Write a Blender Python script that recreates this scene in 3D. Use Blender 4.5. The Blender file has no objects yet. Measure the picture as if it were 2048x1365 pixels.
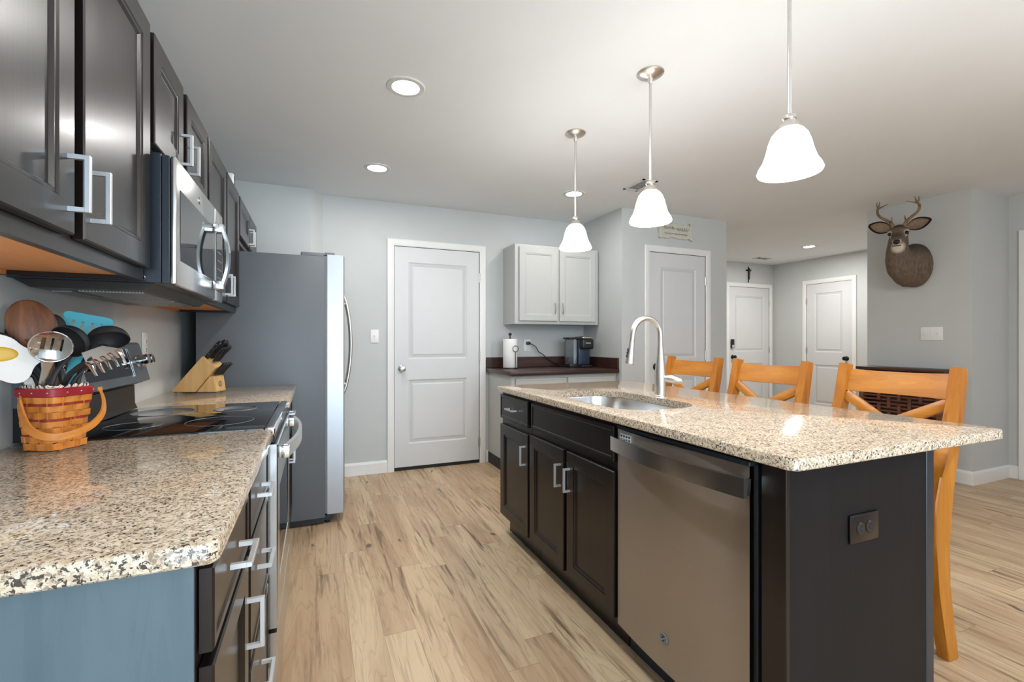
import bpy, bmesh, math, random
from mathutils import Vector, Matrix
random.seed(7)
PI = math.pi
S = bpy.context.scene
COL = S.collection

# ------------------------------------------------------------------ camera, world, daylight, exposure
cam_d = bpy.data.cameras.new('camera'); cam = bpy.data.objects.new('camera', cam_d); COL.objects.link(cam)
cam_d.sensor_width = 36.0; cam_d.lens = 931.5 / 2048 * 36; cam_d.clip_start = 0.02
cam.location = (0, 0, 1.186); cam.rotation_euler = (PI / 2, 0, -0.3985)
S.camera = cam
S.view_settings.view_transform = 'Standard'; S.view_settings.look = 'None'
S.view_settings.gamma = 1.0; S.view_settings.use_curve_mapping = False
S.view_settings.exposure = 0.67
W = bpy.data.worlds.new('world'); S.world = W; W.use_nodes = True
W.node_tree.nodes['Background'].inputs[0].default_value = (0.62, 0.78, 1.0, 1)
W.node_tree.nodes['Background'].inputs[1].default_value = 1.2
S.cycles.max_bounces = 10; S.cycles.diffuse_bounces = 5; S.cycles.glossy_bounces = 5
S.cycles.caustics_reflective = False; S.cycles.caustics_refractive = False
S.cycles.sample_clamp_indirect = 6.0
try: S.cycles.use_denoising = True
except Exception: pass
DAY = (0.70, 0.87, 1.0); WARM = (1.0, 0.98, 0.955)
def area(name, loc, rot, sx, sy, power, col, shape='RECTANGLE', spread=PI):
    l = bpy.data.lights.new(name, 'AREA'); l.shape = shape; l.size = sx; l.size_y = sy
    l.energy = power; l.color = col; l.spread = spread
    o = bpy.data.objects.new(name, l); o.location = loc; o.rotation_euler = rot; COL.objects.link(o); return o
# daylight through the patio doors and the windows of the rear wall (behind the camera) and right wall
area('daylight_patio', (0.55, -2.42, 1.08), (PI / 2, 0, 0), 2.3, 2.05, 62, DAY)
# unseen fill lamp added to brighten the room, right of and behind the camera
fl = bpy.data.lights.new('fill_lamp', 'POINT'); fl.energy = 40; fl.color = (1.0, 0.99, 0.98); fl.shadow_soft_size = 0.25
fo = bpy.data.objects.new('fill_lamp', fl); fo.location = (2.75, -0.30, 2.0); COL.objects.link(fo)


# ------------------------------------------------------------------ node helpers / materials
def srgb(r, g, b):
    f = lambda c: c / 12.92 if c <= 0.04045 else ((c + 0.055) / 1.055) ** 2.4
    return (f(r / 255), f(g / 255), f(b / 255))
def newmat(name):
    m = bpy.data.materials.new(name); m.use_nodes = True
    nt = m.node_tree; b = nt.nodes['Principled BSDF']
    return m, nt, b
def N(nt, typ, **kw):
    n = nt.nodes.new(typ)
    for k, v in kw.items():
        if k.startswith('i_'):
            key = k[2:]
            key = int(key) if key.isdigit() else key.replace('_', ' ')
            n.inputs[key].default_value = v
        else: setattr(n, k, v)
    return n
def math_n(nt, op, a, b=None):
    n = nt.nodes.new('ShaderNodeMath'); n.operation = op
    for i, v in enumerate((a, b)):
        if v is None: continue
        if isinstance(v, (int, float)): n.inputs[i].default_value = v
        else: nt.links.new(v, n.inputs[i])
    return n.outputs[0]
def mixc(nt, fac, a, b, mode='MIX'):
    n = nt.nodes.new('ShaderNodeMix'); n.data_type = 'RGBA'; n.blend_type = mode
    for i, v in ((0, fac), (6, a), (7, b)):
        if hasattr(v, 'is_linked'): nt.links.new(v, n.inputs[i])
        elif isinstance(v, (int, float)): n.inputs[i].default_value = v
        else: n.inputs[i].default_value = (*v[:3], 1)
    return n.outputs[2]
def ramp(nt, src, stops, interp='LINEAR'):
    n = nt.nodes.new('ShaderNodeValToRGB'); n.color_ramp.interpolation = interp
    el = n.color_ramp.elements
    while len(el) < len(stops): el.new(0.5)
    for e, (p, c) in zip(el, stops): e.position = p; e.color = (*c[:3], 1) if len(c) >= 3 else (c[0],) * 3 + (1,)
    nt.links.new(src, n.inputs[0]); return n.outputs[0]
def coord(nt, scale=(1, 1, 1), rot=(0, 0, 0)):
    t = nt.nodes.new('ShaderNodeTexCoord'); m = nt.nodes.new('ShaderNodeMapping')
    m.inputs['Scale'].default_value = scale; m.inputs['Rotation'].default_value = rot
    nt.links.new(t.outputs['Object'], m.inputs[0]); return m.outputs[0]
def noise(nt, vec, scale, detail=3, rough=0.55, dist=0.0):
    n = nt.nodes.new('ShaderNodeTexNoise'); n.inputs['Scale'].default_value = scale
    n.inputs['Detail'].default_value = detail; n.inputs['Roughness'].default_value = rough; n.inputs['Distortion'].default_value = dist
    nt.links.new(vec, n.inputs['Vector']); return n.outputs['Fac']
def bump(nt, b, src, strength, dist=0.002):
    n = nt.nodes.new('ShaderNodeBump'); n.inputs['Strength'].default_value = strength; n.inputs['Distance'].default_value = dist
    nt.links.new(src, n.inputs['Height']); nt.links.new(n.outputs[0], b.inputs['Normal'])
def plain(name, col, rough=0.5, metal=0.0, var=0.06, vscale=40, coat=0.0, bmp=0.0, bscale=200, spec=0.5, aniso=0.0):
    m, nt, b = newmat(name)
    v = coord(nt); nf = noise(nt, v, vscale)
    d = tuple(c * (1 - var) for c in col); l = tuple(min(1, c * (1 + var)) for c in col)
    nt.links.new(ramp(nt, nf, [(0.3, d), (0.7, l)]), b.inputs['Base Color'])
    b.inputs['Roughness'].default_value = rough; b.inputs['Metallic'].default_value = metal
    b.inputs['Coat Weight'].default_value = coat; b.inputs['Specular IOR Level'].default_value = spec
    b.inputs['Coat Roughness'].default_value = 0.12
    if bmp: bump(nt, b, noise(nt, v, bscale, 4), bmp)
    return m
def emit(name, col, strength):
    m, nt, b = newmat(name)
    b.inputs['Base Color'].default_value = (*col, 1); b.inputs['Emission Color'].default_value = (*col, 1)
    b.inputs['Emission Strength'].default_value = strength; b.inputs['Roughness'].default_value = 0.35
    return m
def wood(name, dark, light, axis=2, rough=0.4, scale=1.0, coat=0.0, spec=0.5, streak=None, contrast=(0.3, 0.7)):
    m, nt, b = newmat(name)
    sc = [14 * scale] * 3; sc[axis] = 1.1 * scale
    v = coord(nt, tuple(sc))
    n1 = noise(nt, v, 1.0, 4, 0.6, 0.6)
    rings = math_n(nt, 'FRACT', math_n(nt, 'MULTIPLY', n1, 9.0))
    c = ramp(nt, n1, [(contrast[0], dark), (contrast[1], light)])
    c = mixc(nt, math_n(nt, 'MULTIPLY', math_n(nt, 'POWER', rings, 4.0), 0.35), c, dark)
    s2 = [120 * scale] * 3; s2[axis] = 4 * scale
    f = noise(nt, coord(nt, tuple(s2)), 1.0, 2)
    c = mixc(nt, math_n(nt, 'MULTIPLY', f, 0.25), c, dark)
    if streak:
        s3 = [5 * scale] * 3; s3[axis] = 1.6 * scale
        k = noise(nt, coord(nt, tuple(s3)), 1.3, 3, 0.6, 1.2)
        c = mixc(nt, ramp(nt, k, [(0.60, (0, 0, 0)), (0.76, (1, 1, 1))]), c, streak)
    nt.links.new(c, b.inputs['Base Color'])
    b.inputs['Roughness'].default_value = rough; b.inputs['Coat Weight'].default_value = coat
    b.inputs['Coat Roughness'].default_value = 0.15; b.inputs['Specular IOR Level'].default_value = spec
    bump(nt, b, f, 0.05)
    return m
def steel(name, col, rough, axis=1, aniso=0.0, rot=0.0):
    m, nt, b = newmat(name)
    sc = [500, 500, 500]; sc[axis] = 4
    if aniso: sc = [6, 6, 260]
    f = noise(nt, coord(nt, tuple(sc)), 1.0, 2)
    nt.links.new(mixc(nt, f, tuple(c * 0.93 for c in col), col), b.inputs['Base Color'])
    r = math_n(nt, 'MULTIPLY_ADD', f, 0.04); nt.nodes[-1].inputs[2].default_value = rough - 0.02
    nt.links.new(r, b.inputs['Roughness'])
    b.inputs['Metallic'].default_value = 1.0
    if aniso:
        b.inputs['Anisotropic'].default_value = aniso; b.inputs['Anisotropic Rotation'].default_value = rot
        t = N(nt, 'ShaderNodeTangent', direction_type='RADIAL', axis='Z'); nt.links.new(t.outputs[0], b.inputs['Tangent'])
    return m
def granite(name):
    m, nt, b = newmat(name)
    v0 = coord(nt)
    dn = N(nt, 'ShaderNodeTexNoise', i_Scale=160.0, i_Detail=2.0); nt.links.new(v0, dn.inputs['Vector'])
    va = N(nt, 'ShaderNodeVectorMath', operation='SCALE'); nt.links.new(dn.outputs['Color'], va.inputs[0]); va.inputs['Scale'].default_value = 0.007
    vb = N(nt, 'ShaderNodeVectorMath', operation='ADD'); nt.links.new(v0, vb.inputs[0]); nt.links.new(va.outputs[0], vb.inputs[1])
    def cells(s):
        vo = N(nt, 'ShaderNodeTexVoronoi', i_Scale=s); nt.links.new(vb.outputs[0], vo.inputs['Vector'])
        se = N(nt, 'ShaderNodeSeparateColor'); nt.links.new(vo.outputs['Color'], se.inputs[0]); return se.outputs[0]
    se2 = cells(260)
    g1 = noise(nt, vb.outputs[0], 95, 3, 0.6)
    base = ramp(nt, g1, [(0.36, srgb(228, 214, 194)), (0.52, srgb(212, 191, 163)), (0.62, srgb(196, 171, 142))])
    base = mixc(nt, math_n(nt, 'MULTIPLY', se2, 0.30), base, srgb(234, 226, 212))
    g2 = noise(nt, v0, 150, 3, 0.62, 0.4)
    c = mixc(nt, ramp(nt, g2, [(0.535, (0, 0, 0)), (0.585, (0.75, 0.75, 0.75))]), base, srgb(134, 110, 92))
    vs = N(nt, 'ShaderNodeVectorMath', operation='ADD'); nt.links.new(v0, vs.inputs[0]); vs.inputs[1].default_value = (3.7, 1.9, 5.1)
    g3 = noise(nt, vs.outputs[0], 190, 2, 0.6, 0.3); cl = noise(nt, v0, 22, 2)
    g3 = math_n(nt, 'ADD', g3, math_n(nt, 'MULTIPLY', math_n(nt, 'SUBTRACT', cl, 0.5), 0.22))
    c = mixc(nt, ramp(nt, g3, [(0.585, (0, 0, 0)), (0.615, (0.95, 0.95, 0.95))]), c, srgb(56, 47, 44))
    nt.links.new(c, b.inputs['Base Color'])
    b.inputs['Roughness'].default_value = 0.09; b.inputs['Specular IOR Level'].default_value = 0.5
    return m
def floor_mat():
    m, nt, b = newmat('oak_plank_floor')
    t = N(nt, 'ShaderNodeTexCoord'); sp = N(nt, 'ShaderNodeSeparateXYZ'); nt.links.new(t.outputs['Object'], sp.inputs[0])
    x, y = sp.outputs[0], sp.outputs[1]
    wd, ln = 0.127, 1.22
    xs = math_n(nt, 'DIVIDE', x, wd); row = math_n(nt, 'FLOOR', xs)
    wn = N(nt, 'ShaderNodeTexWhiteNoise', noise_dimensions='1D'); nt.links.new(row, wn.inputs['W'])
    ys = math_n(nt, 'ADD', math_n(nt, 'DIVIDE', y, ln), math_n(nt, 'MULTIPLY', wn.outputs['Value'], 5.0))
    pl = math_n(nt, 'FLOOR', ys)
    cid = N(nt, 'ShaderNodeCombineXYZ'); nt.links.new(row, cid.inputs[0]); nt.links.new(pl, cid.inputs[1])
    w2 = N(nt, 'ShaderNodeTexWhiteNoise', noise_dimensions='2D'); nt.links.new(cid.outputs[0], w2.inputs['Vector'])
    rid = w2.outputs['Value']
    def gv(sx, sy):
        c = N(nt, 'ShaderNodeCombineXYZ'); nt.links.new(math_n(nt, 'MULTIPLY', x, sx), c.inputs[0]); nt.links.new(math_n(nt, 'MULTIPLY', y, sy), c.inputs[1])
        nt.links.new(math_n(nt, 'MULTIPLY', rid, 60.0), c.inputs[2]); return c.outputs[0]
    n1 = noise(nt, gv(7, 0.8), 1.0, 3, 0.5, 0.8)
    rings = math_n(nt, 'FRACT', math_n(nt, 'MULTIPLY', n1, 14.0))
    n2 = noise(nt, gv(38, 2.0), 1.0, 4, 0.65, 0.6)
    n4 = noise(nt, gv(6, 1.1), 1.0, 2, 0.5, 0.3)
    n3 = noise(nt, gv(150, 5), 1.0, 2)
    c = ramp(nt, rid, [(0.0, srgb(210, 182, 147)), (0.5, srgb(221, 196, 160)), (1.0, srgb(200, 171, 137))])
    c = mixc(nt, ramp(nt, n1, [(0.46, (0, 0, 0)), (0.66, (0.6, 0.6, 0.6))]), c, srgb(170, 134, 102))
    c = mixc(nt, math_n(nt, 'MULTIPLY', math_n(nt, 'POWER', rings, 6.0), 0.38), c, srgb(146, 108, 76))
    c = mixc(nt, math_n(nt, 'MULTIPLY', ramp(nt, n2, [(0.50, (0, 0, 0)), (0.66, (0.95, 0.95, 0.95))]), ramp(nt, n4, [(0.42, (0.25, 0.25, 0.25)), (0.62, (1, 1, 1))])), c, srgb(104, 78, 56))
    c = mixc(nt, math_n(nt, 'MULTIPLY', n3, 0.22), c, srgb(150, 116, 84))
    kn = noise(nt, gv(17, 7.0), 1.0, 1, 0.4, 0.3)
    c = mixc(nt, ramp(nt, kn, [(0.765, (0, 0, 0)), (0.81, (0.8, 0.8, 0.8))]), c, srgb(74, 52, 38))
    ex = math_n(nt, 'ABSOLUTE', math_n(nt, 'SUBTRACT', math_n(nt, 'FRACT', xs), 0.5))
    ey = math_n(nt, 'ABSOLUTE', math_n(nt, 'SUBTRACT', math_n(nt, 'FRACT', ys), 0.5))
    e = math_n(nt, 'MAXIMUM', math_n(nt, 'GREATER_THAN', ex, 0.493), math_n(nt, 'GREATER_THAN', ey, 0.4988))
    c = mixc(nt, math_n(nt, 'MULTIPLY', e, 0.45), c, srgb(110, 82, 60))
    nt.links.new(c, b.inputs['Base Color'])
    b.inputs['Roughness'].default_value = 0.42
    bump(nt, b, math_n(nt, 'SUBTRACT', n3, e), 0.05)
    return m

M = {}
M['wall'] = plain('grey_wall_paint', srgb(200, 203, 202), 0.65, var=0.01, vscale=6, bmp=0.06, bscale=160)
M['ceil'] = plain('white_ceiling_paint', srgb(232, 235, 237), 0.75, var=0.012, vscale=3, bmp=0.12, bscale=30)
M['trim'] = plain('white_trim_paint', srgb(236, 236, 234), 0.38, var=0.01, vscale=8)
M['door'] = plain('white_door_paint', srgb(217, 218, 219), 0.42, var=0.01, vscale=8)
M['floor'] = floor_mat()
M['granite'] = granite('speckled_granite')
M['dark'] = wood('espresso_stained_maple', srgb(16, 11, 10), srgb(32, 24, 22), 2, 0.30, 1.0, 0.12, 0.42)
M['darkend'] = wood('espresso_end_panel', srgb(11, 10, 13), srgb(22, 20, 24), 2, 0.5, 1.0, 0.0, 0.25)
M['skin'] = wood('espresso_daylight_tint', srgb(80, 98, 108), srgb(98, 114, 123), 2, 0.34, 1.0, 0.1)  # espresso with reflected window daylight painted in as blue grey
M['maple'] = wood('natural_maple', srgb(214, 142, 82), srgb(240, 172, 110), 1, 0.5)
M['lightcab'] = plain('pale_grey_cabinet_paint', srgb(192, 193, 190), 0.4, var=0.01, vscale=8)
M['browntop'] = wood('dark_brown_laminate', srgb(44, 26, 20), srgb(84, 52, 40), 0, 0.35)
M['steel'] = steel('brushed_steel', (0.50, 0.47, 0.44), 0.30, 1, 0.97, 0.25)
M['steelx'] = steel('satin_steel', (0.66, 0.65, 0.64), 0.22, 0)
M['chrome'] = plain('polished_chrome', (0.78, 0.78, 0.78), 0.08, 1.0, 0.02)
M['nickel'] = plain('brushed_nickel', (0.66, 0.63, 0.59), 0.34, 1.0, 0.03)
M['pull'] = plain('satin_nickel_pull', (0.68, 0.68, 0.69), 0.40, 0.8, 0.02)
M['fridge'] = plain('grey_fridge_side', srgb(100, 105, 110), 0.42, 0.0, 0.03, 300, bmp=0.05, bscale=500)
M['fridgedoor'] = steel('fridge_door_steel', (0.40, 0.40, 0.415), 0.36, 2)
M['black'] = plain('black_plastic', (0.012, 0.012, 0.013), 0.35, var=0.1)
M['mblack'] = plain('matte_black', (0.016, 0.016, 0.018), 0.55, var=0.1)
M['bglass'] = plain('black_glass', (0.006, 0.006, 0.007), 0.04, var=0.02, spec=0.7)
M['navyblack'] = plain('blue_black_enamel', (0.020, 0.026, 0.036), 0.3, var=0.05)
M['grey'] = plain('grey_plastic', srgb(120, 122, 125), 0.45)
M['white'] = plain('white_plastic', srgb(238, 238, 236), 0.35, var=0.01)
M['paper'] = plain('white_paper', srgb(240, 240, 237), 0.85, var=0.02, vscale=120, bmp=0.2, bscale=250)
M['screw'] = plain('dull_screw', (0.4, 0.4, 0.4), 0.35, 1.0)
M['shade'] = emit('lit_frosted_glass', (1.0, 0.975, 0.945), 13.0)
M['lens'] = emit('lit_lamp_lens', (1.0, 0.95, 0.88), 14.0)
M['stool'] = wood('honey_pine', srgb(160, 92, 24), srgb(206, 138, 46), 2, 0.36, 1.0, 0.08, 0.35, streak=srgb(122, 56, 16))
M['stoolh'] = wood('honey_pine_rail', srgb(160, 92, 24), srgb(206, 138, 46), 1, 0.36, 1.0, 0.08, 0.35, streak=srgb(122, 56, 16))
M['block'] = wood('pale_beech', srgb(206, 160, 98), srgb(232, 192, 132), 2, 0.4, 1.4)
M['walnut'] = wood('olive_wood', srgb(84, 48, 30), srgb(156, 104, 72), 2, 0.45, 2.2)
M['splint'] = wood('honey_splint', srgb(190, 112, 36), srgb(228, 150, 62), 0, 0.4, 2.0, 0.2)
M['redsplint'] = plain('red_splint', srgb(150, 44, 30), 0.45)
M['redband'] = plain('crimson_band', srgb(150, 26, 38), 0.4)
M['turq'] = plain('turquoise_silicone', srgb(96, 190, 208), 0.4, var=0.02)
M['eggw'] = plain('egg_white_silicone', srgb(236, 230, 222), 0.4, var=0.01)
M['yolk'] = plain('yolk_yellow', srgb(222, 176, 44), 0.4, var=0.02)
M['console'] = wood('dark_walnut', srgb(46, 26, 18), srgb(86, 52, 36), 1, 0.4)
M['lattice'] = wood('reddish_slat', srgb(86, 48, 32), srgb(132, 82, 58), 1, 0.45)
M['plaque'] = plain('carved_cream_stone', srgb(206, 202, 190), 0.7, var=0.10, vscale=60, bmp=0.4, bscale=90)
M['ink'] = plain('grey_ink', srgb(112, 106, 98), 0.7)
M['bluegrey'] = plain('blue_grey_plastic', srgb(52, 66, 84), 0.3)
M['bronze'] = plain('dark_bronze', (0.03, 0.025, 0.022), 0.35, 0.6)
M['oldbronze'] = plain('oil_rubbed_brown', srgb(24, 16, 15), 0.28)
M['antler'] = wood('antler', srgb(92, 70, 48), srgb(170, 144, 104), 2, 0.5, 3.0)
M['hoofblack'] = plain('wet_black', (0.010, 0.009, 0.009), 0.12)
M['vent'] = plain('vent_white', srgb(214, 214, 211), 0.5)
M['shadowgap'] = plain('gap_shade_black', (0.01, 0.01, 0.01), 0.7)
m, nt, b = newmat('clear_tank'); b.inputs['Base Color'].default_value = (0.75, 0.82, 0.9, 1); b.inputs['Roughness'].default_value = 0.05
b.inputs['Transmission Weight'].default_value = 0.9; b.inputs['IOR'].default_value = 1.2; M['clear'] = m
m, nt, b = newmat('window_glass'); b.inputs['Base Color'].default_value = (1, 1, 1, 1); b.inputs['Roughness'].default_value = 0.0
b.inputs['Transmission Weight'].default_value = 1.0; b.inputs['IOR'].default_value = 1.02; M['glass'] = m
# striped liner cloth
m, nt, b = newmat('striped_liner'); v = coord(nt, (1, 1, 1), (0.3, 0.5, 0.7))
wv = N(nt, 'ShaderNodeTexWave', i_Scale=42.0, i_Distortion=2.0); nt.links.new(v, wv.inputs['Vector'])
nt.links.new(ramp(nt, wv.outputs['Fac'], [(0, srgb(30, 34, 60)), (0.25, srgb(232, 220, 200)), (0.6, srgb(150, 30, 36)), (0.8, srgb(232, 220, 200))], 'CONSTANT'), b.inputs['Base Color'])
b.inputs['Roughness'].default_value = 0.9; M['liner'] = m
# vent hood mesh
m, nt, b = newmat('grease_filter_mesh'); ck = N(nt, 'ShaderNodeTexChecker', i_Scale=260.0); nt.links.new(coord(nt), ck.inputs['Vector'])
nt.links.new(mixc(nt, ck.outputs['Fac'], (0.10, 0.10, 0.10), (0.45, 0.44, 0.42)), b.inputs['Base Color']); b.inputs['Metallic'].default_value = 0.8; b.inputs['Roughness'].default_value = 0.4; M['filter'] = m

# ------------------------------------------------------------------ mesh helpers
I4 = Matrix.Identity(4)
def TR(x, y, z, rz=0): return Matrix.Translation((x, y, z)) @ Matrix.Rotation(rz, 4, 'Z')
def FX(X, Y, Z=0): return TR(X, Y, Z, PI / 2)      # local -y faces world +X, local x runs along +Y
def FNX(X, Y, Z=0): return TR(X, Y, Z, -PI / 2)    # local -y faces world -X, local x runs along -Y
def nb(): return bmesh.new()
def face(bm, vs):
    try: return bm.faces.new(vs)
    except ValueError: return None
def box(bm, x0, x1, y0, y1, z0, z1, bev=0.0, seg=2, m=I4):
    P = [(x0, y0, z0), (x1, y0, z0), (x1, y1, z0), (x0, y1, z0), (x0, y0, z1), (x1, y0, z1), (x1, y1, z1), (x0, y1, z1)]
    v = [bm.verts.new(m @ Vector(p)) for p in P]
    fs = [bm.faces.new([v[i] for i in f]) for f in ((3, 2, 1, 0), (4, 5, 6, 7), (0, 1, 5, 4), (1, 2, 6, 5), (2, 3, 7, 6), (3, 0, 4, 7))]
    if bev > 0:
        es = list({e for f in fs for e in f.edges})
        bmesh.ops.bevel(bm, geom=es, offset=bev, segments=seg, profile=0.5, affect='EDGES')
    return bm
def frame_of(d):
    d = d.normalized(); up = Vector((0, 0, 1)) if abs(d.z) < 0.95 else Vector((0, 1, 0))
    a = d.cross(up).normalized(); return a, a.cross(d).normalized()
def rings(bm, loops, cap0=True, cap1=True, closed=False):
    V = [[bm.verts.new(p) for p in L] for L in loops]
    n = len(V[0]); k = len(V)
    for i in range(k if closed else k - 1):
        A, B = V[i], V[(i + 1) % k]
        for j in range(n): face(bm, (A[j], A[(j + 1) % n], B[(j + 1) % n], B[j]))
    if not closed:
        if cap0: face(bm, V[0][::-1])
        if cap1: face(bm, V[-1])
    return V
def tube(bm, pts, r, n=10, closed=False, flat=1.0, up=None):
    pts = [Vector(p) for p in pts]; k = len(pts); L = []; pa = None
    for i, p in enumerate(pts):
        if closed: d = pts[(i + 1) % k] - pts[i - 1]
        else: d = pts[min(i + 1, k - 1)] - pts[max(i - 1, 0)]
        if up is not None:
            a = d.cross(Vector(up)).normalized(); b = a.cross(d.normalized()).normalized()
        elif pa is None: a, b = frame_of(d)
        else:
            dn = d.normalized(); a = (pa - dn * pa.dot(dn)).normalized(); b = a.cross(dn).normalized()
        pa = a
        rr = r[i] if isinstance(r, (list, tuple)) else r
        L.append([p + a * (rr * math.cos(t)) + b * (rr * flat * math.sin(t)) for t in [2 * PI * j / n for j in range(n)]])
    rings(bm, L, closed=closed); return bm
def cyl(bm, p0, p1, r0, r1=None, n=20): return tube(bm, [p0, p1], [r0, r0 if r1 is None else r1], n)
def lathe(bm, prof, c=(0, 0, 0), n=32, m=None, cap0=True, cap1=True):
    m = m or Matrix.Translation(c)
    rings(bm, [[m @ Vector((r * math.cos(2 * PI * j / n), r * math.sin(2 * PI * j / n), z)) for j in range(n)] for r, z in prof], cap0, cap1); return bm
def ball(bm, c, r, sx=1, sy=1, sz=1, n=16, m=None):
    mm = (m or Matrix.Translation(c)) @ Matrix.Diagonal((r * sx, r * sy, r * sz, 1))
    bmesh.ops.create_uvsphere(bm, u_segments=n, v_segments=max(6, n // 2), radius=1.0, matrix=mm); return bm
def prism(bm, poly, t, m=I4):
    """poly of (x, z) in local, extruded along local y from 0 to t"""
    A = [m @ Vector((x, 0, z)) for x, z in poly]; B = [m @ Vector((x, t, z)) for x, z in poly]
    rings(bm, [A, B]); return bm
def cat(P_, n=5):
    out = []
    for i in range(len(P_) - 1):
        p0_, p1_, p2_, p3_ = P_[max(0, i - 1)], P_[i], P_[i + 1], P_[min(len(P_) - 1, i + 2)]
        for k in range(n):
            t = k / n; out.append(0.5 * ((2 * p1_) + (p2_ - p0_) * t + (2 * p0_ - 5 * p1_ + 4 * p2_ - p3_) * t * t + (3 * p1_ - p0_ - 3 * p2_ + p3_) * t ** 3))
    return out + [P_[-1]]
def atube(bm, pts, rad, n=10):
    k = 4; P_ = cat([Vector(p) for p in pts], k); R_ = [rad[min(i // k, len(rad) - 1)] + (rad[min(i // k + 1, len(rad) - 1)] - rad[min(i // k, len(rad) - 1)]) * (i % k) / k for i in range(len(P_))]
    return tube(bm, P_, R_, n)
def rrect(x0, x1, y0, y1, r, n=6):
    o = []
    for cx, cy, a0 in ((x1 - r, y1 - r, 0), (x0 + r, y1 - r, PI / 2), (x0 + r, y0 + r, PI), (x1 - r, y0 + r, 1.5 * PI)):
        for i in range(n + 1):
            a = a0 + PI / 2 * i / n; o.append((cx + r * math.cos(a), cy + r * math.sin(a)))
    return o
def panelled(bm, w, h, panels, prof, t, m, ch=0.003):
    """framed slab: front at local y=0 facing -y, thickness t; panels (x0,x1,z0,z1); prof [(inset, depth)]"""
    P = lambda x, y, z: bm.verts.new(m @ Vector((x, y, z)))
    def rect(x0, x1, z0, z1, y): return [P(x0, y, z0), P(x1, y, z0), P(x1, y, z1), P(x0, y, z1)]
    R0 = rect(0, w, 0, h, t); R1 = rect(0, w, 0, h, ch); R2 = rect(ch, w - ch, ch, h - ch, 0)
    face(bm, R0[::-1][::-1])
    for A, B in ((R0, R1), (R1, R2)):
        for j in range(4): face(bm, (A[j], A[(j + 1) % 4], B[(j + 1) % 4], B[j]))
    xs = sorted({ch, w - ch, *[p[0] for p in panels], *[p[1] for p in panels]}); zs = sorted({ch, h - ch, *[p[2] for p in panels], *[p[3] for p in panels]})
    for i in range(len(xs) - 1):
        for j in range(len(zs) - 1):
            cx, cz = (xs[i] + xs[i + 1]) / 2, (zs[j] + zs[j + 1]) / 2
            if any(p[0] < cx < p[1] and p[2] < cz < p[3] for p in panels): continue
            face(bm, rect(xs[i], xs[i + 1], zs[j], zs[j + 1], 0))
    for x0, x1, z0, z1 in panels:
        prev = rect(x0, x1, z0, z1, 0)
        for ins, dep in prof:
            cur = rect(x0 + ins, x1 - ins, z0 + ins, z1 - ins, dep)
            for j in range(4): face(bm, (prev[j], prev[(j + 1) % 4], cur[(j + 1) % 4], cur[j]))
            prev = cur
        face(bm, prev)
    bmesh.ops.remove_doubles(bm, verts=bm.verts[:], dist=1e-5)
    return bm
def obj(name, bm, mat, parent=None, smooth=True, label=None, ang=35):
    bmesh.ops.recalc_face_normals(bm, faces=bm.faces[:])
    me = bpy.data.meshes.new(name); bm.to_mesh(me); bm.free()
    for mm in (mat if isinstance(mat, (list, tuple)) else [mat]): me.materials.append(M[mm] if isinstance(mm, str) else mm)
    if smooth:
        me.polygons.foreach_set('use_smooth', [True] * len(me.polygons)); me.set_sharp_from_angle(angle=math.radians(ang))
    o = bpy.data.objects.new(name, me); COL.objects.link(o)
    if parent is not None:
        o.parent = parent
        if parent.get('_w'): o.location = -Vector(parent['_w'])
    if label: o['label'] = label
    return o
def islands(name, bm, mat, parent, smooth=True, label=None):
    bm.verts.ensure_lookup_table(); seen = set(); out = []
    for v in bm.verts:
        if v in seen: continue
        st = [v]; comp = set()
        while st:
            q = st.pop()
            if q in comp: continue
            comp.add(q); st += [e.other_vert(q) for e in q.link_edges]
        seen |= comp; nb_ = bmesh.new(); mp = {q: nb_.verts.new(q.co) for q in comp}
        for f in {f for q in comp for f in q.link_faces}: nb_.faces.new([mp[q] for q in f.verts])
        out.append(obj(name, nb_, mat, parent, smooth, label))
    bm.free(); return out
def tag(o, label, cat, group=None):
    o['label'] = label; o['category'] = cat
    if group: o['group'] = group
    return o
def thing(name, label, cat, loc, rotz=0, group=None, world=True):
    o = bpy.data.objects.new(name, None); COL.objects.link(o); o.empty_display_size = 0.05
    o.location = loc; o.rotation_euler = (0, 0, rotz); tag(o, label, cat, group)
    if world: o['_w'] = list(loc)
    return o
def struct(name, bm, mat, parent=None, smooth=False):
    o = obj(name, bm, mat, parent, smooth)
    if parent is None: o['kind'] = 'structure'
    return o
def sbox(name, mat, x0, x1, y0, y1, z0, z1, bev=0): return struct(name, box(nb(), x0, x1, y0, y1, z0, z1, bev), mat)
def copy_tree(o, parent=None):
    c = o.copy(); COL.objects.link(c)
    if parent is not None: c.parent = parent
    for ch in [x for x in bpy.data.objects if x.parent is o]: copy_tree(ch, c)
    return c
def text(name, body, size, mat, m, parent, ext=0.0004):
    cu = bpy.data.curves.new(name, 'FONT'); cu.body = body; cu.size = size; cu.extrude = ext; cu.align_x = 'CENTER'; cu.align_y = 'CENTER'
    t_ = bpy.data.objects.new('glyphs', cu); COL.objects.link(t_); bpy.context.view_layer.update()
    me = bpy.data.meshes.new_from_object(t_.evaluated_get(bpy.context.evaluated_depsgraph_get())); bpy.data.objects.remove(t_)
    me.materials.clear(); me.materials.append(M[mat]); o = bpy.data.objects.new(name, me); COL.objects.link(o)
    o.parent = parent
    off = Matrix.Translation(-Vector(parent['_w'])) if parent.get('_w') else I4
    o.matrix_local = off @ m; return o

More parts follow.
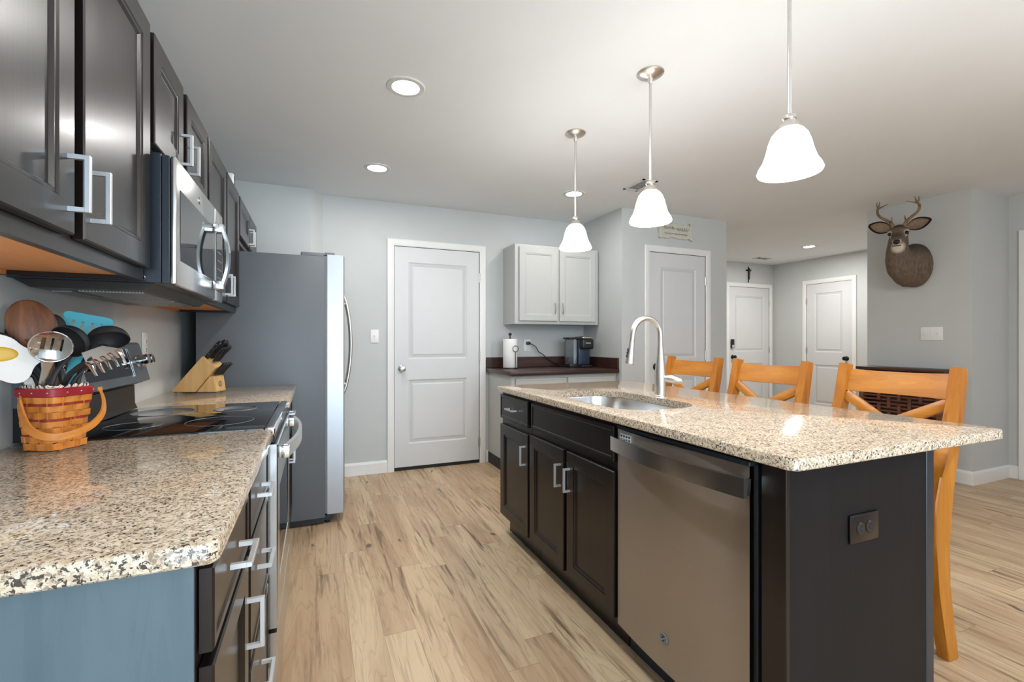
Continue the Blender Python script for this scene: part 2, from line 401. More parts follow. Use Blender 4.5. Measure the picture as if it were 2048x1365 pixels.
# ------------------------------------------------------------------ room shell
ZC = 2.445
WL = -0.745
sbox('floor', 'floor', -0.95, 9.0, -2.6, 5.8, -0.05, 0)
sbox('ceiling', 'ceil', -0.95, 9.0, -2.6, 5.8, ZC, ZC + 0.05)
sbox('wall_left', 'wall', WL - 0.12, WL, -2.6, 4.6, 0, ZC)
bm = nb()
rings(bm, [[Vector((x, y, z)) for x, y in ((-0.745, 4.20), (-0.037, 4.20), (0.052, 4.32), (2.654, 4.32), (2.654, 4.5), (-0.745, 4.5))] for z in (0, ZC)])
struct('wall_back', bm, 'wall')
bm = nb()   # pantry block: nook side, front and hall side in one L shaped run
rings(bm, [[Vector((x, y, z)) for x, y in ((2.654, 4.5), (2.654, 3.64), (3.98, 3.64), (3.98, 5.6), (3.86, 5.6), (3.86, 3.76), (2.774, 3.76), (2.774, 4.5))] for z in (0, ZC)])
struct('wall_pantry', bm, 'wall')
sbox('wall_hall_back', 'wall', 3.98, 7.2, 5.45, 5.6, 0, ZC)
sbox('wall_hall_right', 'wall', 7.0, 7.15, 2.85, 5.45, 0, ZC)
bm = nb()
rings(bm, [[Vector((x, y, z)) for x, y in ((4.97, 2.06), (5.56, 2.06), (5.56, -2.4), (5.7, -2.4), (5.7, 2.2), (7.15, 2.2), (7.15, 2.85), (4.97, 2.85))] for z in (0, ZC)])
struct('wall_right', bm, 'wall')
# rear wall with patio door and window openings (behind the camera)
bm = nb()
for x0, x1, z0, z1 in ((-0.745, -0.6, 0, ZC), (-0.6, 1.7, 2.12, ZC), (1.7, 2.9, 0, ZC), (2.9, 4.9, 0, 0.8), (2.9, 4.9, 2.1, ZC), (4.9, 5.7, 0, ZC)): box(bm, x0, x1, -2.5, -2.36, z0, z1)
struct('wall_rear', bm, 'wall')
def window(name, x0, x1, z0, z1, nx):
    bm = nb()
    for i in range(nx + 1):
        x = x0 + (x1 - x0) * i / nx; box(bm, max(x0, x - 0.03), min(x1, x + 0.03), -2.46, -2.40, z0, z1)
    box(bm, x0, x1, -2.46, -2.40, z0, z0 + 0.06); box(bm, x0, x1, -2.46, -2.40, z1 - 0.06, z1)
    w = struct(name, bm, 'trim')
    return w
window('window_1', -0.6, 1.7, 0, 2.12, 2); window('window_2', 2.9, 4.9, 0.8, 2.1, 2)

sbox('wall_light_block', 'wall', 1.75, 1.87, -2.36, -0.55, 0, ZC)  # unseen wall added to keep patio daylight off the right side
# baseboards
def baseboard(name, pts, h=0.11, t=0.014):
    """pts: polyline of wall-face points; the board stands on the left side of the walk"""
    bm = nb(); pts = [Vector((*p, 0)) for p in pts]; k = len(pts); nrm = []
    for i in range(k - 1):
        d = (pts[i + 1] - pts[i]).normalized(); nrm.append(Vector((-d.y, d.x, 0)))
    L = []
    for i, p in enumerate(pts):
        a = nrm[max(0, i - 1)]; b2 = nrm[min(i, k - 2)]; o = (a + b2) / (1 + a.dot(b2))
        L.append([p, p + o * t, p + o * t + Vector((0, 0, h - 0.02)), p + o * (t * 0.45) + Vector((0, 0, h)), p + Vector((0, 0, h))])
    rings(bm, L); struct(name, bm, 'trim')
baseboard('baseboard_back', [(0.592, 4.32), (0.2, 4.32), (0.052, 4.32)])
baseboard('baseboard_nook', [(1.562, 4.32), (1.537, 4.32)])
baseboard('baseboard_right', [(5.56, 1.98), (5.56, 2.06), (4.97, 2.06), (4.97, 2.85)])
baseboard('baseboard_pantry', [(2.654, 3.66), (2.654, 3.64), (2.86, 3.64)])
baseboard('baseboard_hall', [(3.73, 3.64), (3.98, 3.64), (3.98, 5.45)])
baseboard('baseboard_hall_right', [(7.0, 4.94), (7.0, 5.45)])

# doors: slab (structure) with knob and hinges, casing as trim
DPROF = [(0.010, 0.007), (0.022, 0.010), (0.030, 0.010), (0.046, 0.003), (0.050, 0.003)]
def room_door(n, m, w, h, hinge_right, z0=0.012, hinges=True, lock=False, dark_gap=True, knobmat='nickel', vis_hinge=True):
    st = 0.125
    zs = [(0.24, 0.83), (1.02, h - 0.14)]
    bm = panelled(nb(), w, h - z0, [(st, w - st, a - z0, b - z0) for a, b in zs], DPROF, 0.036, m @ Matrix.Translation((0, -0.004, z0)))
    d = struct('door_%d' % n, bm, 'door')
    kx = 0.066 if hinge_right else w - 0.066
    km = m @ Matrix.Translation((kx, -0.004, 0.935)) @ Matrix.Rotation(PI / 2, 4, 'X')
    obj('door_knob', lathe(nb(), [(0.001, 0), (0.033, 0), (0.033, 0.004), (0.026, 0.010), (0.013, 0.014), (0.011, 0.03), (0.020, 0.036), (0.028, 0.046), (0.029, 0.056), (0.024, 0.064), (0.010, 0.069), (0.001, 0.069)], m=km, n=24), knobmat, d)
    if hinges:
        hx = w + 0.002 if hinge_right else -0.002
        for hz in (0.20, 1.04, 1.80):
            bm = nb(); cyl(bm, m @ Vector((hx, -0.010, hz - 0.045)), m @ Vector((hx, -0.010, hz + 0.045)), 0.007, n=10)
            box(bm, hx - 0.012, hx + 0.012, -0.008, -0.003, hz - 0.043, hz + 0.043, m=m); obj('hinge', bm, 'nickel', d)
    # casing
    cw, ct = 0.062, 0.018
    bm = nb(); hh = h + 0.004; g = 0.004
    prof = [(0, -0.004), (0, -ct * 0.55), (0.012, -ct * 0.8), (0.03, -ct), (cw - 0.006, -ct), (cw, -ct * 0.7), (cw, 0)]
    L = []
    for (bx, bz, sx, sz) in ((-g, 0, -1, 0), (-g, hh, -1, 1), (w + g, hh, 1, 1), (w + g, 0, 1, 0)):
        L.append([m @ Vector((bx + sx * a, y, bz + sz * a)) for a, y in prof])
    rings(bm, L); struct('trim_%d' % n, bm, 'trim', smooth=False)
    # dark strips standing in for the shade between slab and casing
    bm = nb()
    for a in ((-g, 0, 0, hh), (w, w + g, 0, hh), (0, w, h, hh), (0, w, 0, z0)): box(bm, a[0], a[1], -0.0015, 0.003, a[2], a[3], m=m)
    struct('trim_%d' % (n + 10), bm, 'shadowgap')
    return d
room_door(1, TR(0.658, 4.316, 0), 0.81, 2.05, True, z0=0.03)
room_door(2, TR(2.978, 3.636, 0), 0.70, 2.05, True, knobmat='bronze')
d3 = room_door(3, TR(6.01, 5.446, 0), 0.885, 2.05, True, knobmat='bronze')
bm = nb(); box(bm, 6.035, 6.10, 5.415, 5.444, 1.07, 1.215, 0.012, 3); obj('keypad_lock', bm, 'black', d3)
bm = nb(); box(bm, 6.04, 6.095, 5.41, 5.418, 1.075, 1.125, 0.006, 2); obj('lock_plate', bm, 'chrome', d3)
room_door(4, FNX(6.996, 4.868), 0.655, 2.05, False, knobmat='bronze')
bm = nb(); box(bm, 5.535, 5.56, 1.93, 1.99, 0, 2.13, 0.004); box(bm, 5.535, 5.56, 1.0, 1.93, 2.07, 2.13, 0.004); struct('trim_5', bm, 'trim')
bm = panelled(nb(), 0.9, 2.05, [(0.13, 0.77, 0.24, 0.83), (0.13, 0.77, 1.02, 1.91)], DPROF, 0.02, FNX(5.545, 1.925, 0.012)); struct('door_5', bm, 'door')

# ------------------------------------------------------------------ cabinets
CPROF = [(0.004, 0.003), (0.010, 0.003), (0.016, 0.009), (0.0165, 0.009)]
RAISED = [(0.004, 0.003), (0.012, 0.003)]
def pull(bm, m, L=0.108, vertical=True, out=0.034, s=0.0095):
    """square bar pull, local origin at its middle on the door face, -y outwards"""
    h = L / 2
    R = m if vertical else m @ Matrix.Rotation(PI / 2, 4, 'Y')
    box(bm, -s / 2, s / 2, -out, -out + s, -h, h, 0.001, 1, R)
    for z in (-h, h - s): box(bm, -s / 2 + 0.0004, s / 2 - 0.0004, -out + s * 0.6, 0.0, z + 0.0004, z + s - 0.0004, 0, 1, R)
    return bm
def cab_door(cab, m, w, h, mat='dark', rail=0.058, hx=None, hz=None, vertical=True, prof=CPROF, L=0.108, name='door', pullmat='pull', t=0.02):
    bm = panelled(nb(), w, h, [(rail, w - rail, rail, h - rail)] if rail else [], prof, t - 0.001, m)
    d = obj(name, bm, mat, cab, smooth=False)
    if hx is not None: obj('handle', pull(nb(), m @ Matrix.Translation((hx, 0, hz)), L, vertical), pullmat, d)
    return d
def drawer(cab, m, w, h, mat='dark', handle=True, L=0.108):
    return cab_door(cab, m, w, h, mat, 0.016, w / 2 if handle else None, h / 2, False, RAISED, L, 'drawer' if handle else 'false_front')

# upper run on the left wall. door face x=-0.426
XF = -0.426
def upper(name, label, y0, y1, z0, z1, doors, dz0, dz1, hz):
    c = thing(name, label, 'cabinet', (WL, y0, z0), group='dark upper cabinets')
    bm = nb(); xb = XF - 0.021
    box(bm, WL + 0.002, xb - 0.02, y0, y0 + 0.016, z0, z1); box(bm, WL + 0.002, xb - 0.02, y1 - 0.016, y1, z0, z1)
    box(bm, WL + 0.002, xb - 0.02, y0, y1, z1 - 0.016, z1); obj('body', bm, 'dark', c, False)
    bm = nb()   # face frame
    for a, b_ in ((y0, y0 + 0.03), (y1 - 0.03, y1)): box(bm, xb - 0.02, xb, a, b_, z0, z1)
    box(bm, xb - 0.02, xb, y0 + 0.03, y1 - 0.03, z0, z0 + 0.035); box(bm, xb - 0.02, xb, y0 + 0.03, y1 - 0.03, z1 - 0.03, z1)
    ym = (doors[0][1] + doors[1][0]) / 2; box(bm, xb - 0.02, xb, ym - 0.03, ym + 0.03, z0 + 0.035, z1 - 0.03)
    obj('face_frame', bm, 'dark', c, False)
    bm = nb(); box(bm, WL + 0.004, xb - 0.021, y0 + 0.0165, y1 - 0.0165, z0 + 0.012, z0 + 0.022); obj('underside', bm, 'maple', c, False, label='natural maple underside')
    bm = nb(); box(bm, WL + 0.003, WL + 0.02, y0 + 0.017, y1 - 0.017, z0 + 0.001, z0 + 0.012); obj('hanging_rail', bm, 'maple', c, False)
    for i, (a, b_) in enumerate(doors):
        w = b_ - a; hx = w - 0.028 if i == 0 else 0.028
        cab_door(c, FX(XF, a, dz0), w, dz1 - dz0, 'dark', 0.06, hx, hz - dz0)
    return c
upper('upper_cabinet', 'tall espresso upper cabinet nearest the camera, left of the microwave', 0.735, 1.606, 1.355, 2.085, ((0.752, 1.150), (1.190, 1.592)), 1.389, 2.072, 1.482)
upper('upper_cabinet', 'short espresso cabinet directly above the microwave', 1.614, 2.350, 1.728, 2.085, ((1.632, 1.946), (1.996, 2.336)), 1.755, 2.072, 1.845)
upper('upper_cabinet', 'tall espresso upper cabinet between microwave and refrigerator', 2.353, 3.234, 1.355, 2.085, ((2.374, 2.788), (2.818, 3.228)), 1.389, 2.072, 1.475)
upper('upper_cabinet', 'short espresso cabinet above the refrigerator', 3.251, 4.125, 1.80, 2.085, ((3.266, 3.70), (3.727, 4.112)), 1.835, 2.072, 1.905)

# base run on the left wall
def base_left(label, y0, y1, build, side=False):
    c = thing('base_cabinet', label, 'cabinet', (WL, y0, 0), group='dark base cabinets along the left wall')
    bm = nb(); box(bm, WL + 0.002, -0.157, y0, y1, 0.105, 0.877); box(bm, WL + 0.002, -0.215, y0, y1, 0.0, 0.105); obj('body', bm, 'dark', c, False)
    if side:
        bm = nb(); box(bm, WL + 0.002, -0.1575, y0 - 0.006, y0 - 0.0002, 0.0, 0.877); obj('side_skin', bm, 'skin', c, False, label='side skin with daylight painted in as blue grey')
    build(c); return c
XB = -0.136
def bA(c):
    drawer(c, FX(XB, 0.792, 0.735), 0.375, 0.122)
    cab_door(c, FX(XB, 0.792, 0.13), 0.375, 0.585, hx=0.347, hz=0.45)
def bB(c):
    for z0, z1 in ((0.735, 0.857), (0.455, 0.715), (0.13, 0.435)):
        w = 0.425; d = drawer(c, FX(XB, 1.202, z0), w, z1 - z0, handle=False); d.name = 'drawer'
        obj('handle', pull(nb(), FX(XB, 1.202 + 0.18, (z0 + z1) / 2 + (0.0 if z1 > 0.8 else 0.03)), 0.108, False), 'pull', d)
def bC(c):
    drawer(c, FX(XB, 2.38, 0.735), 0.83, 0.122)
    cab_door(c, FX(XB, 2.38, 0.13), 0.41, 0.585, hx=0.382, hz=0.455); cab_door(c, FX(XB, 2.80, 0.13), 0.41, 0.585, hx=0.028, hz=0.455)
base_left('espresso base cabinet with one drawer and door, nearest the camera at left', 0.779, 1.183, bA, True)
base_left('espresso bank of three drawers beside the range', 1.185, 1.642, bB)
base_left('espresso base cabinet between the range and the refrigerator', 2.368, 3.225, bC)

# countertops
def slab(bm, x0, x1, y0, y1, zt, th, r, hole=None, n=6):
    e = 0.006; prof = [(e, zt), (e * 0.35, zt - e * 0.2), (0, zt - e), (0, zt - th + 0.003), (0.003, zt - th)]
    L = [[Vector((x, y, z)) for x, y in rrect(x0 + i, x1 - i, y0 + i, y1 - i, max(0.001, r - i), n)] for i, z in prof]
    V = rings(bm, L, False, hole is None)
    top = V[0]; bot = V[-1]
    if hole is None: face(bm, top[::-1]); return bm
    hv = [[bm.verts.new((x, y, z)) for x, y in hole] for z in (zt, zt - th)]
    k = len(hole)
    for j in range(k): face(bm, (hv[0][j], hv[0][(j + 1) % k], hv[1][(j + 1) % k], hv[1][j]))
    for A, H in ((top, hv[0]), (bot, hv[1])):
        es = []
        for loop in (A, H):
            for j in range(len(loop)):
                a, b_ = loop[j], loop[(j + 1) % len(loop)]
                ed = bm.edges.get((a, b_)) or bm.edges.new((a, b_)); es.append(ed)
        bmesh.ops.triangle_fill(bm, use_beauty=True, use_dissolve=False, edges=es)
    return bm
ZT = 0.909
tag(obj('countertop', slab(nb(), WL + 0.001, -0.124, 0.750, 1.648, ZT, 0.031, 0.018), 'granite'), 'speckled granite countertop in the left foreground, under the utensil basket', 'countertop', 'granite countertops')
tag(obj('countertop', slab(nb(), WL + 0.001, -0.112, 2.364, 3.226, ZT, 0.031, 0.006), 'granite'), 'speckled granite countertop under the knife block, beside the refrigerator', 'countertop', 'granite countertops')
SINK = (1.125, 1.535, 1.50, 2.22)
def sink_loop(ins, z, n=8):
    x0, x1, y0, y1 = SINK; return [(x, y) for x, y in rrect(x0 + ins, x1 - ins, y0 + ins, y1 - ins, 0.15 - ins * 0.8, n)]
tag(obj('countertop', slab(nb(), 1.030, 2.000, 0.746, 2.70, ZT, 0.031, 0.028, sink_loop(0, 0)), 'granite'), 'long speckled granite island top with sink cutout', 'countertop', 'granite countertops')
# caulk line at the wall
# sink
sk = thing('kitchen_sink', 'undermount stainless steel sink bowl set in the island top', 'sink', (1.33, 1.86, 0.68))
L = []
for ins, z in ((-0.004, ZT - 0.0315), (-0.001, ZT - 0.0315), (0.0, ZT - 0.036), (0.004, ZT - 0.15), (0.012, ZT - 0.19), (0.03, ZT - 0.213), (0.06, ZT - 0.222), (0.13, ZT - 0.226)):
    L.append([Vector((x, y, z)) for x, y in sink_loop(ins, z)])
bm = nb(); rings(bm, L, False, True); obj('bowl', bm, 'steelx', sk)
obj('drain', lathe(nb(), [(0.001, 0), (0.05, 0), (0.055, 0.004), (0.04, 0.006), (0.001, 0.003)], (1.36, 1.86, ZT - 0.2258)), 'chrome', sk)
# faucet
fx, fy = 1.600, 1.873
fc = thing('faucet', 'brushed nickel gooseneck faucet with pull-down spray head behind the sink', 'faucet', (fx, fy, ZT))
obj('base', lathe(nb(), [(0.001, 0), (0.031, 0), (0.031, 0.004), (0.0285, 0.007), (0.0285, 0.075), (0.028, 0.11), (0.0235, 0.155), (0.018, 0.20), (0.0145, 0.25)], (fx, fy, ZT), 28), 'nickel', fc)
pts = [(fx, fy, ZT + 0.23), (fx, fy, ZT + 0.305)]; R = 0.085; cx = fx - R; cz = ZT + 0.305
for i in range(1, 15):
    a = PI * i / 15 * 1.04; pts.append((cx + R * math.cos(a), fy, cz + R * math.sin(a)))
pts.append((cx - R - 0.006, fy, cz - 0.035))
obj('spout', tube(nb(), pts, [0.0135] * len(pts), 16), 'nickel', fc)
hp = Vector(pts[-1]); hd = Vector((-0.14, 0, -1)).normalized()
bm = nb(); tube(bm, [hp, hp + hd * 0.004, hp + hd * 0.03, hp + hd * 0.075, hp + hd * 0.105, hp + hd * 0.108], [0.0142, 0.0150, 0.0155, 0.0205, 0.0235, 0.021], 18)
hdv = obj('spray_head', bm, 'nickel', fc)
bm = nb()
for s in (0.035, 0.05, 0.066): ball(bm, hp + hd * s + Vector((-0.0175 - s * 0.06, -0.004, 0)), 0.006, 0.8, 0.9, 1.3, 10)
islands('spray_button', bm, 'black', hdv, label='black spray buttons')
bm = nb(); tube(bm, [(fx + 0.012, fy - 0.014, ZT + 0.088), (fx + 0.026, fy - 0.030, ZT + 0.088), (fx + 0.036, fy - 0.044, ZT + 0.088), (fx + 0.050, fy - 0.060, ZT + 0.084), (fx + 0.064, fy - 0.075, ZT + 0.080), (fx + 0.070, fy - 0.082, ZT + 0.078)], [0.018, 0.022, 0.0235, 0.022, 0.015, 0.004], 18, flat=0.95)
obj('lever', bm, 'nickel', fc)

# ------------------------------------------------------------------ island
XI = 1.050
def isl(label, y0, y1, build):
    c = thing('base_cabinet', label, 'cabinet', (1.07, y0, 0), group='dark island cabinets')
    bm = nb(); box(bm, 1.071, 1.675, y0, y1, 0.105, 0.60); box(bm, 1.071, 1.09, y0, y1, 0.60, 0.877)
    box(bm, 1.655, 1.675, y0, y1, 0.60, 0.877); box(bm, 1.12, 1.66, y0, y1, 0, 0.105)
    for a in (y0, y1 - 0.004): box(bm, 1.09, 1.655, a, a + 0.004, 0.60, 0.877)
    obj('body', bm, 'dark', c, False); build(c); return c
def iA(c):
    m = FNX(XI, 2.682, 0)
    drawer(c, m @ Matrix.Translation((0, 0, 0.715)), 0.405, 0.145)
    cab_door(c, m @ Matrix.Translation((0, 0, 0.125)), 0.405, 0.553, hx=0.372, hz=0.437)
def iB(c):
    drawer(c, FNX(XI, 2.237, 0.722), 0.745, 0.136, handle=False)
    cab_door(c, FNX(XI, 2.255, 0.125), 0.37, 0.56, hx=0.342, hz=0.437)
    cab_door(c, FNX(XI, 1.857, 0.125), 0.366, 0.56, hx=0.030, hz=0.437)
isl('espresso island cabinet with one drawer and one door at the far end', 2.262, 2.692, iA)
isl('espresso sink base cabinet with two doors in the island', 1.488, 2.258, iB)
# island end panel, back panel, corner post
ep = thing('island_end_panel', 'black-brown wood panel closing the near end of the island', 'panel', (1.4, 0.8, 0))
bm = nb(); box(bm, 1.085, 1.675, 0.800, 0.816, 0.0, 0.877); obj('panel', bm, 'darkend', ep, False)
bm = nb(); box(bm, 1.071, 1.0845, 0.797, 0.868, 0.0, 0.877, 0.002, 1); obj('stile', bm, 'dark', ep, False)
bm = nb(); box(bm, 1.6755, 1.714, 0.7985, 0.83, 0.0, 0.877, 0.002, 1); obj('post', bm, 'navyblack', ep, False)
tag(obj('island_back_panel', box(nb(), 1.6765, 1.700, 0.832, 2.692, 0, 0.877), 'darkend', None, False), 'dark panel along the back of the island beside the stools', 'panel')
# dark outlet on the end panel
ol = thing('power_outlet', 'dark brown outlet with horizontal plate on the island end panel', 'outlet', (1.375, 0.8, 0.68), group='wall plates')
def duplex(parent, m, horizontal, pm, sm):
    R = m @ Matrix.Rotation(PI / 2, 4, 'Y') if horizontal else m
    bm = nb(); box(bm, -0.039, 0.039, -0.006, 0, -0.062, 0.062, 0.004, 2, R); obj('cover_plate', bm, pm, parent)
    for s in (-0.02, 0.02):
        bm = nb(); lathe(bm, [(0.001, 0.009), (0.0155, 0.009), (0.017, 0.007), (0.017, 0.004)], m=R @ Matrix.Translation((0, 0, s)) @ Matrix.Rotation(PI / 2, 4, 'X'), n=20)
        f = obj('socket', bm, sm, parent)
        bm = nb()
        for dx in (-0.006, 0.006): box(bm, dx - 0.001, dx + 0.001, -0.0098, -0.0088, s - 0.002, s + 0.006, m=R)
        ball(bm, R @ Vector((0, -0.009, s - 0.008)), 0.0022, n=8); obj('slot', bm, 'mblack', f)
duplex(ol, TR(1.375, 0.7995, 0.679), True, 'oldbronze', 'black')

# dishwasher
dw = thing('dishwasher', 'stainless steel dishwasher in the island front', 'dishwasher', (1.05, 0.885, 0))
bm = nb(); box(bm, 1.082, 1.64, 0.886, 1.480, 0.106, 0.86); box(bm, 1.12, 1.64, 0.886, 1.480, 0.0, 0.106); obj('tub', bm, 'navyblack', dw, False)
bm = nb()   # gently crowned door
L = []
for i in range(25):
    y = 0.892 + (1.476 - 0.892) * i / 24; s = i / 24; bulge = 0.014 * (1 - (2 * s - 1) ** 2)
    L.append([Vector((XI + 0.008 - bulge, y, 0.112)), Vector((XI + 0.008 - bulge, y, 0.853)), Vector((1.081, y, 0.853)), Vector((1.081, y, 0.112))])
rings(bm, L); dd = obj('door', bm, 'steel', dw)
bm = nb(); box(bm, XI + 0.004, 1.081, 0.889, 1.479, 0.8535, 0.866, 0.002, 1); obj('control_strip', bm, 'navyblack', dd)
hp_ = []
for i in range(15):
    s = i / 14; hp_.append((XI - 0.030 - 0.028 * (1 - (2 * s - 1) ** 2), 0.878 + s * 0.592, 0.803))
bm = nb(); L = []
for x, y, z in hp_: L.append([Vector((x, y, z - 0.026)), Vector((x, y, z + 0.026)), Vector((x + 0.012, y, z + 0.026)), Vector((x + 0.012, y, z - 0.026))])
rings(bm, L)
hd_ = obj('handle', bm, 'steelx', dd)
bm = nb()
for y in (0.900, 1.438): box(bm, XI - 0.030, XI + 0.006, y - 0.020, y + 0.022, 0.780, 0.826, 0.003, 2)
islands('handle_end', bm, 'chrome', hd_)
bm = nb(); lathe(bm, [(0.001, 0), (0.018, 0), (0.019, 0.003), (0.016, 0.0045), (0.0145, 0.003), (0.001, 0.003)], m=FNX(XI - 0.0057, 1.205, 0.217) @ Matrix.Rotation(PI / 2, 4, 'X'), n=28)
em = obj('emblem', bm, 'grey', dd)
bm = nb(); tube(bm, [FNX(XI - 0.0100, 1.205, 0.217) @ Vector((0.007 * math.sin(2 * t), 0, 0.009 * math.cos(t))) for t in [2 * PI * i / 24 for i in range(24)]], 0.0013, 6, True); obj('monogram', bm, 'chrome', em)
bm = nb(); box(bm, 1.0500, 1.0565, 1.385, 1.452, 0.815, 0.842, 0.0, 1); sti = obj('key_sticker', bm, 'white', dd, label='white sticker with eight grey keys')
bm = nb()
for i in range(4):
    for k in range(2): box(bm, 1.0494, 1.0501, 1.391 + i * 0.0155, 1.400 + i * 0.0155, 0.8185 + k * 0.0115, 0.825 + k * 0.0115)
obj('keys', bm, 'bluegrey', sti)
text('brand_mark', 'GE', 0.010, 'grey', Matrix.Translation((1.0436, 1.17, 0.842)) @ Matrix(((0, 0, -1, 0), (-1, 0, 0, 0), (0, 1, 0, 0), (0, 0, 0, 1))), dd)

# ------------------------------------------------------------------ range
rg = thing('kitchen_range', 'freestanding black glass-top range with steel trim between the left counters', 'range', (WL, 1.655, 0))
RY0, RY1 = 1.6535, 2.3575
bm = nb(); box(bm, -0.72, -0.155, RY0 + 0.003, RY1 - 0.003, 0.03, 0.893); box(bm, -0.70, -0.2, RY0 + 0.01, RY1 - 0.01, 0.0, 0.03); obj('body', bm, 'black', rg, False)
ck = obj('cooktop', box(nb(), -0.690, -0.150, RY0, RY1, 0.8935, 0.913, 0.004, 2), 'bglass', rg)
bm = nb()
for y, x, r in ((1.85, -0.30, 0.10), (2.17, -0.30, 0.075), (1.85, -0.54, 0.075), (2.17, -0.54, 0.10)):
    tube(bm, [(x + r * math.cos(t), y + r * math.sin(t), 0.9131) for t in [2 * PI * i / 40 for i in range(40)]], 0.0008, 4, True)
islands('burner_ring', bm, 'grey', ck)
bm = nb(); box(bm, -0.1498, -0.119, RY0, RY1, 0.887, 0.914, 0.006, 3); obj('front_trim', bm, 'chrome', rg)
bm = nb(); box(bm, -0.1545, -0.121, RY0 + 0.002, RY1 - 0.002, 0.862, 0.8865, 0.003, 1); obj('vent_trim', bm, 'black', rg)
bm = panelled(nb(), RY1 - RY0 - 0.006, 0.585, [(0.09, RY1 - RY0 - 0.096, 0.12, 0.43)], [(0.002, 0.003)], 0.04, FX(-0.112, RY0 + 0.003, 0.272), 0.003)
od = obj('oven_door', bm, 'steelx', rg, False)
bm = nb(); box(bm, -0.1165, -0.1140, RY0 + 0.096, RY1 - 0.096, 0.396, 0.698); obj('window', bm, 'bglass', od, False)
L = []; bm = nb()
for i in range(15):
    s = i / 14; y = 1.695 + s * 0.625; x = -0.085 + 0.034 * (1 - (2 * s - 1) ** 2); L.append([Vector((x, y, 0.803)), Vector((x, y, 0.847)), Vector((x - 0.012, y, 0.847)), Vector((x - 0.012, y, 0.803))])
rings(bm, L); oh = obj('handle', bm, 'pull', od)
bm = nb()
for y in (1.705, 2.31): box(bm, -0.1118, -0.078, y - 0.02, y + 0.02, 0.805, 0.845, 0.004, 2)
islands('handle_end', bm, 'chrome', oh)
bm = panelled(nb(), RY1 - RY0 - 0.006, 0.20, [], [], 0.04, FX(-0.112, RY0 + 0.003, 0.058), 0.003); obj('storage_drawer', bm, 'steelx', rg, False)
# backguard
bm = nb(); prism(bm, [(-0.744, 0.9135), (-0.672, 0.9135), (-0.681, 0.932), (-0.683, 1.006), (-0.744, 1.03)], RY1 - RY0 - 0.012, TR(0, RY0 + 0.006, 0)); obj('backguard_base', bm, 'black', rg, False)
bm = nb(); prism(bm, [(-0.744, 1.006), (-0.690, 1.006), (-0.631, 1.028), (-0.668, 1.172), (-0.676, 1.180), (-0.744, 1.180)], RY1 - RY0 - 0.004, TR(0, RY0 + 0.002, 0)); bg = obj('control_panel', bm, 'fridge', rg, False)
up = Vector((-0.037, 0, 0.144)).normalized(); out = Vector((0.144, 0, 0.037)).normalized()
bc = Vector((-0.6495, 0, 1.100))
PM = Matrix(((0, -out.x, up.x, bc.x), (1, 0, 0, 0), (0, -out.z, up.z, bc.z), (0, 0, 0, 1)))   # local x -> +Y, -y -> out, z -> up the face
bm = nb(); box(bm, RY0 + 0.14, RY1 - 0.17, -0.0015, 0.001, -0.045, 0.055, m=PM); dg = obj('display', bm, 'bglass', bg, False)
bm = nb(); box(bm, RY1 - 0.165, RY1 - 0.158, -0.004, 0.001, -0.05, 0.058, m=PM); box(bm, RY0 + 0.128, RY0 + 0.135, -0.004, 0.001, -0.05, 0.058, m=PM); islands('trim_bar', bm, 'chrome', bg, False)
for y in (RY0 + 0.045, RY0 + 0.10, RY1 - 0.10, RY1 - 0.045):
    bm = nb(); lathe(bm, [(0.024, 0), (0.024, 0.006), (0.017, 0.010), (0.0165, 0.026), (0.0205, 0.028), (0.0205, 0.040), (0.018, 0.043), (0.001, 0.043)], m=PM @ Matrix.Translation((y, 0, 0.006)) @ Matrix.Rotation(PI / 2, 4, 'X'), n=24)
    islands('knob', bm, 'chrome', bg)

# ------------------------------------------------------------------ microwave
mw = thing('microwave', 'over-the-range stainless microwave hung under the short upper cabinet', 'microwave', (WL, 1.62, 1.35))
MY0, MY1, MX = 1.622, 2.346, -0.373
bm = nb(); box(bm, WL + 0.004, -0.410, MY0, MY1, 1.352, 1.727, 0.002, 1); mb = obj('case', bm, 'navyblack', mw)
bm = nb(); box(bm, -0.4085, -0.389, MY0, MY1, 1.350, 1.722, 0.002, 1); obj('door_edge', bm, 'navyblack', mw)
bm = nb(); box(bm, -0.3885, MX, MY0, MY0 + 0.565, 1.350, 1.722, 0.006, 2); md = obj('door', bm, 'steelx', mw)
bm = nb(); box(bm, -0.3885, MX, MY0 + 0.568, MY1, 1.350, 1.722, 0.004, 2); cp = obj('control_panel', bm, 'steelx', mw)
bm = nb(); box(bm, MX - 0.004, MX + 0.0015, MY0 + 0.04, MY0 + 0.52, 1.425, 1.635); obj('window', bm, 'bglass', md, False)
bm = nb(); box(bm, MX - 0.004, MX + 0.0015, MY0 + 0.585, MY1 - 0.02, 1.39, 1.66); pad = obj('keypad', bm, 'bglass', cp, False)
bm = nb()
for i in range(6): box(bm, MX + 0.0015, MX + 0.002, MY0 + 0.60, MY0 + 0.69, 1.41 + i * 0.035, 1.415 + i * 0.035)
obj('key_legend', bm, 'grey', pad, False)
